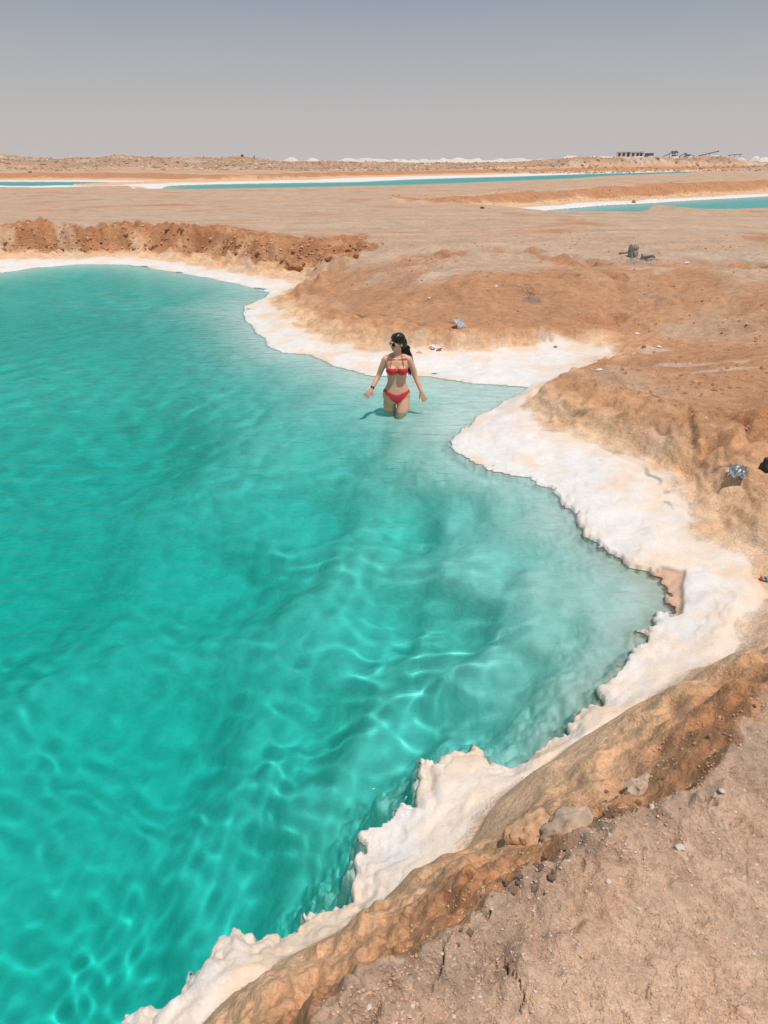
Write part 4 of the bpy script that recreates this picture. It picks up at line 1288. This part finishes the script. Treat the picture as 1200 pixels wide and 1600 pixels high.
# arms
armsdef = {-1: [(-.152, .006, 1.345), (-.196, .010, 1.235), (-.238, .014, 1.130), (-.283, -.042, 1.055), (-.325, -.105, .985)],
           1: [(.152, .006, 1.345), (.196, .010, 1.240), (.236, .020, 1.120), (.282, -.018, 1.020), (.318, -.060, .930)]}
for sx, A_ in armsdef.items():
    tube(bm, A_, [(.043, .045), (.040, .042), (.034, .036), (.032, .033), (.021, .024)], 16)
def hand(bm, wrist, d, palm_n, side):
    """palm, four unequal bent fingers and a thumb leaving the side of the palm"""
    d = Vector(d).normalized(); nrm = Vector(palm_n); nrm = (nrm - d * nrm.dot(d)).normalized(); sd = d.cross(nrm) * side
    w = Vector(wrist)
    def q(a, b, c): return w + (d * a + sd * b + nrm * c) * .9
    n0 = len(bm.verts)
    for b in (-.022, -.0075, .0075, .022):
        tube(bm, [q(-.012, b * .6, 0), q(.03, b, 0), q(.075, b * 1.1, 0)], [.014, .0135, .010], 10)
    tips = []
    for b, l in ((-.026, .060), (-.009, .074), (.009, .078), (.026, .068)):
        sp_ = b * .35
        tube(bm, [q(.068, b * 1.05, 0), q(.078 + l * .35, b * 1.1 + sp_ * .4, -.004), q(.078 + l * .7, b * 1.1 + sp_ * .9, -.014), q(.074 + l, b * 1.1 + sp_ * 1.2, -.026)], [.0088, .0082, .0076, .0062], 10)
        tips.append(q(.074 + l, b * 1.1 + sp_ * 1.2, -.026))
    tube(bm, [q(.012, .026, -.004), q(.035, .046, -.010), q(.060, .058, -.016), q(.078, .062, -.022)], [.012, .0105, .0092, .0072], 10)
    return tips
hand(bm, armsdef[-1][-1], (-.50, -.30, -.55), (.2, -.75, .55), -1)
hand(bm, armsdef[1][-1], (.36, -.20, -.80), (-.1, -.95, .3), 1)
me = bpy.data.meshes.new('body'); bm.to_mesh(me); bm.free()
body = bpy.data.objects.new('body', me); COL.objects.link(body)
md = body.modifiers.new('r', 'REMESH'); md.mode = 'VOXEL'; md.voxel_size = .0052
md = body.modifiers.new('s', 'SMOOTH'); md.factor = .5; md.iterations = 5
dg = bpy.context.evaluated_depsgraph_get()
me2 = bpy.data.meshes.new_from_object(body.evaluated_get(dg))
body.modifiers.clear(); body.data = me2; me2.name = 'body'
me2.materials.clear(); me2.materials.append(SKIN)
nv = len(me2.vertices)
bco = np.empty(nv * 3, np.float32); me2.vertices.foreach_get('co', bco); bco = bco.reshape(-1, 3)
# small navel hollow and cleft between the breasts
nd = np.hypot(bco[:, 0], (bco[:, 2] - 1.0))
bco[:, 1] += np.where(bco[:, 1] < 0, .007 * np.exp(-(nd / .009) ** 2), 0)
bco[:, 1] += np.where(bco[:, 1] < 0, .004 * np.exp(-(bco[:, 0] / .012) ** 2) * smooth(1.0, 1.04, bco[:, 2]) * smooth(1.2, 1.14, bco[:, 2]), 0)
me2.vertices.foreach_set('co', bco.ravel())
me2.polygons.foreach_set('use_smooth', np.ones(len(me2.polygons), bool))
me2.update()
body.parent = woman
body.cycles.is_caustics_receiver = True
bno = np.empty(nv * 3, np.float32); me2.vertex_normals.foreach_get('vector', bno); bno = bno.reshape(-1, 3)

def garment(name, keep, mat, off=.0035):
    """cloth shell lifted off the body surface where keep is true"""
    nf = len(me2.polygons)
    vi = np.empty(len(me2.loops), np.int32); me2.loops.foreach_get('vertex_index', vi)
    ls = np.empty(nf, np.int32); lt = np.empty(nf, np.int32)
    me2.polygons.foreach_get('loop_start', ls); me2.polygons.foreach_get('loop_total', lt)
    faces = [vi[a:a + b] for a, b in zip(ls, lt) if keep[vi[a:a + b]].all()]
    used = sorted({int(i) for f in faces for i in f}); mp = {u: k for k, u in enumerate(used)}
    v = bco[used] + bno[used] * off
    o = link_mesh(name, v, [tuple(mp[int(i)] for i in f) for f in faces], mat, woman, True)
    m_ = o.modifiers.new('t', 'SOLIDIFY'); m_.thickness = .002; m_.offset = 1
    return o
bx_, by_, bz_ = bco[:, 0], bco[:, 1], bco[:, 2]
ab = np.abs(bx_)
trunk = ab < .178 - .0 * bz_
cup = ((ab - .070) / .066) ** 2 + ((bz_ - 1.216) / .056) ** 2 < 1
cup &= (by_ < -.045) & (bz_ < 1.252 + .05 * (ab - .03))
band = (bz_ > 1.178) & (bz_ < 1.205) & (ab < .152)
bridge = (ab < .02) & (bz_ > 1.188) & (bz_ < 1.222) & (by_ < 0)
garment('bikini_top', cup | band | bridge, BIKINI, .005)
front = by_ < 0.0
up = .905 + .36 * ab; lo_ = np.where(front, .775 + .98 * ab, .80 + .55 * ab)
garment('bikini_bottom', (bz_ < up) & (bz_ > lo_) & (ab < .19) & (bz_ > .76), BIKINI, .004)
for sx in (-1, 1):
    bm = bmesh.new()
    tube(bm, [(sx * .085, -.118, 1.245), (sx * .082, -.092, 1.300), (sx * .070, -.062, 1.362), (sx * .052, -.02, 1.405), (sx * .02, .058, 1.425)], [.0045] * 5, 8)
    me = bpy.data.meshes.new('strap'); bm.to_mesh(me); bm.free()
    o = bpy.data.objects.new('strap', me); COL.objects.link(o); o.parent = woman; me.materials.append(BIKINI)
def part(name, build, mat, parent=None):
    bm = bmesh.new(); build(bm)
    me = bpy.data.meshes.new(name); bm.to_mesh(me); bm.free()
    me.polygons.foreach_set('use_smooth', np.ones(len(me.polygons), bool))
    o = bpy.data.objects.new(name, me); COL.objects.link(o); me.materials.append(mat); o.parent = parent or woman
    return o
w_ = Vector(armsdef[-1][-1]); e_ = Vector(armsdef[-1][-2])
part('wristband', lambda b: tube(b, [w_ + (e_ - w_) * .10, w_ + (e_ - w_) * .30], [(.026, .028), (.0275, .029)], 16), WRIST)
gl_ = part('sunglasses', lambda b: [tube(b, [hp(sx * .068, -.02, .012), hp(sx * .072, .01, .010), hp(sx * .070, .03, .004)], [.0022] * 3, 6) for sx in (-1, 1)] + [tube(b, [hp(-.062, -.070, .018), hp(-.03, -.094, .020), hp(0, -.100, .018), hp(.03, -.094, .020), hp(.062, -.070, .018)], [.0022] * 5, 6)]
    + [tube(b, [hp(sx * .062, -.070, .018), hp(sx * .068, -.02, .012)], [.0022] * 2, 6) for sx in (-1, 1)], GOLD)
for sx in (-1, 1):
    rot = HR.to_matrix() @ Euler((0, 0, sx * .38)).to_matrix()
    part('lens', lambda b: ball(b, hp(sx * .033, -.092, .002), (.029, .004, .025), rot.to_euler()), LENS, gl_)
    part('eye', lambda b: ball(b, hp(sx * .031, -.072, .002), (.012, .011, .008), HR), EYE)
    part('eyebrow', lambda b: tube(b, [hp(sx * .014, -.089, .034), hp(sx * .032, -.086, .040), hp(sx * .052, -.070, .034)], [.003, .0035, .002], 8), BROW)
part('lips', lambda b: (ball(b, hp(0, -.085, -.046), (.021, .009, .005), HR), ball(b, hp(0, -.084, -.053), (.018, .009, .0055), HR)), LIP)
# hair: a cap on the skull and long wavy locks blown to the viewer's right
def hair(b):
    ball(b, hp(0, .020, .040), (.083, .096, .088), HR, 4)
    ball(b, hp(.03, .062, -.01), (.062, .058, .082), HR, 4)
    rr = random.Random(21)
    for k in range(330):
        th = rr.uniform(-2.5, 2.5); ph = rr.uniform(.15, 1.25)
        if k % 3 == 0: th = rr.uniform(.2, 2.6)
        sx_ = math.sin(th) * math.sin(ph); sy_ = math.cos(th) * math.sin(ph)
        r0 = hp(sx_ * .078, .020 + sy_ * .088, .034 + math.cos(ph) * .082)
        r1 = hp(sx_ * .092, .034 + sy_ * .080, .034 + math.cos(ph) * .05 - .04)
        side = .055 + .035 * rr.random()
        L_ = rr.uniform(.12, .40)
        base = Vector((side * 1.0 + rr.gauss(0, .022), .062 + rr.gauss(0, .02), 1.50))
        pts = [r0, r1, base]
        for q in range(1, 5):
            t = q / 4
            pts.append(base + Vector((.085 * t * (L_ / .3) + .012 * math.sin(t * 9 + k) + rr.gauss(0, .005) + .02 * t * t, .02 * t + .012 * math.cos(t * 8 + k), -L_ * t)))
        tube(b, pts, [.006, .0065, .0075, .007, .006, .0045, .001], 5)
    for k in range(40):                                   # stray wisps blown sideways
        base = Vector((.115 + rr.gauss(0, .01), .07, 1.27 + rr.gauss(0, .02)))
        tube(b, [base, base + Vector((.035 + rr.gauss(0, .01), .01, -.05)), base + Vector((.055 + rr.gauss(0, .02), .01, -.09 + rr.gauss(0, .02))), base + Vector((.10 + rr.gauss(0, .025), 0, -.11 + rr.gauss(0, .03)))], [.0035, .003, .002, .0006], 4)
    for k in range(26):                                   # hairline swept back from the brow
        a = -1.2 + 2.4 * k / 25
        tube(b, [hp(math.sin(a) * .062, -.052 - .012 * math.cos(a), .062), hp(math.sin(a) * .070 + .01, -.02, .098), hp(math.sin(a) * .07 + .02, .03, .108)], [.003, .008, .008], 6)
part('hair', hair, HAIR)
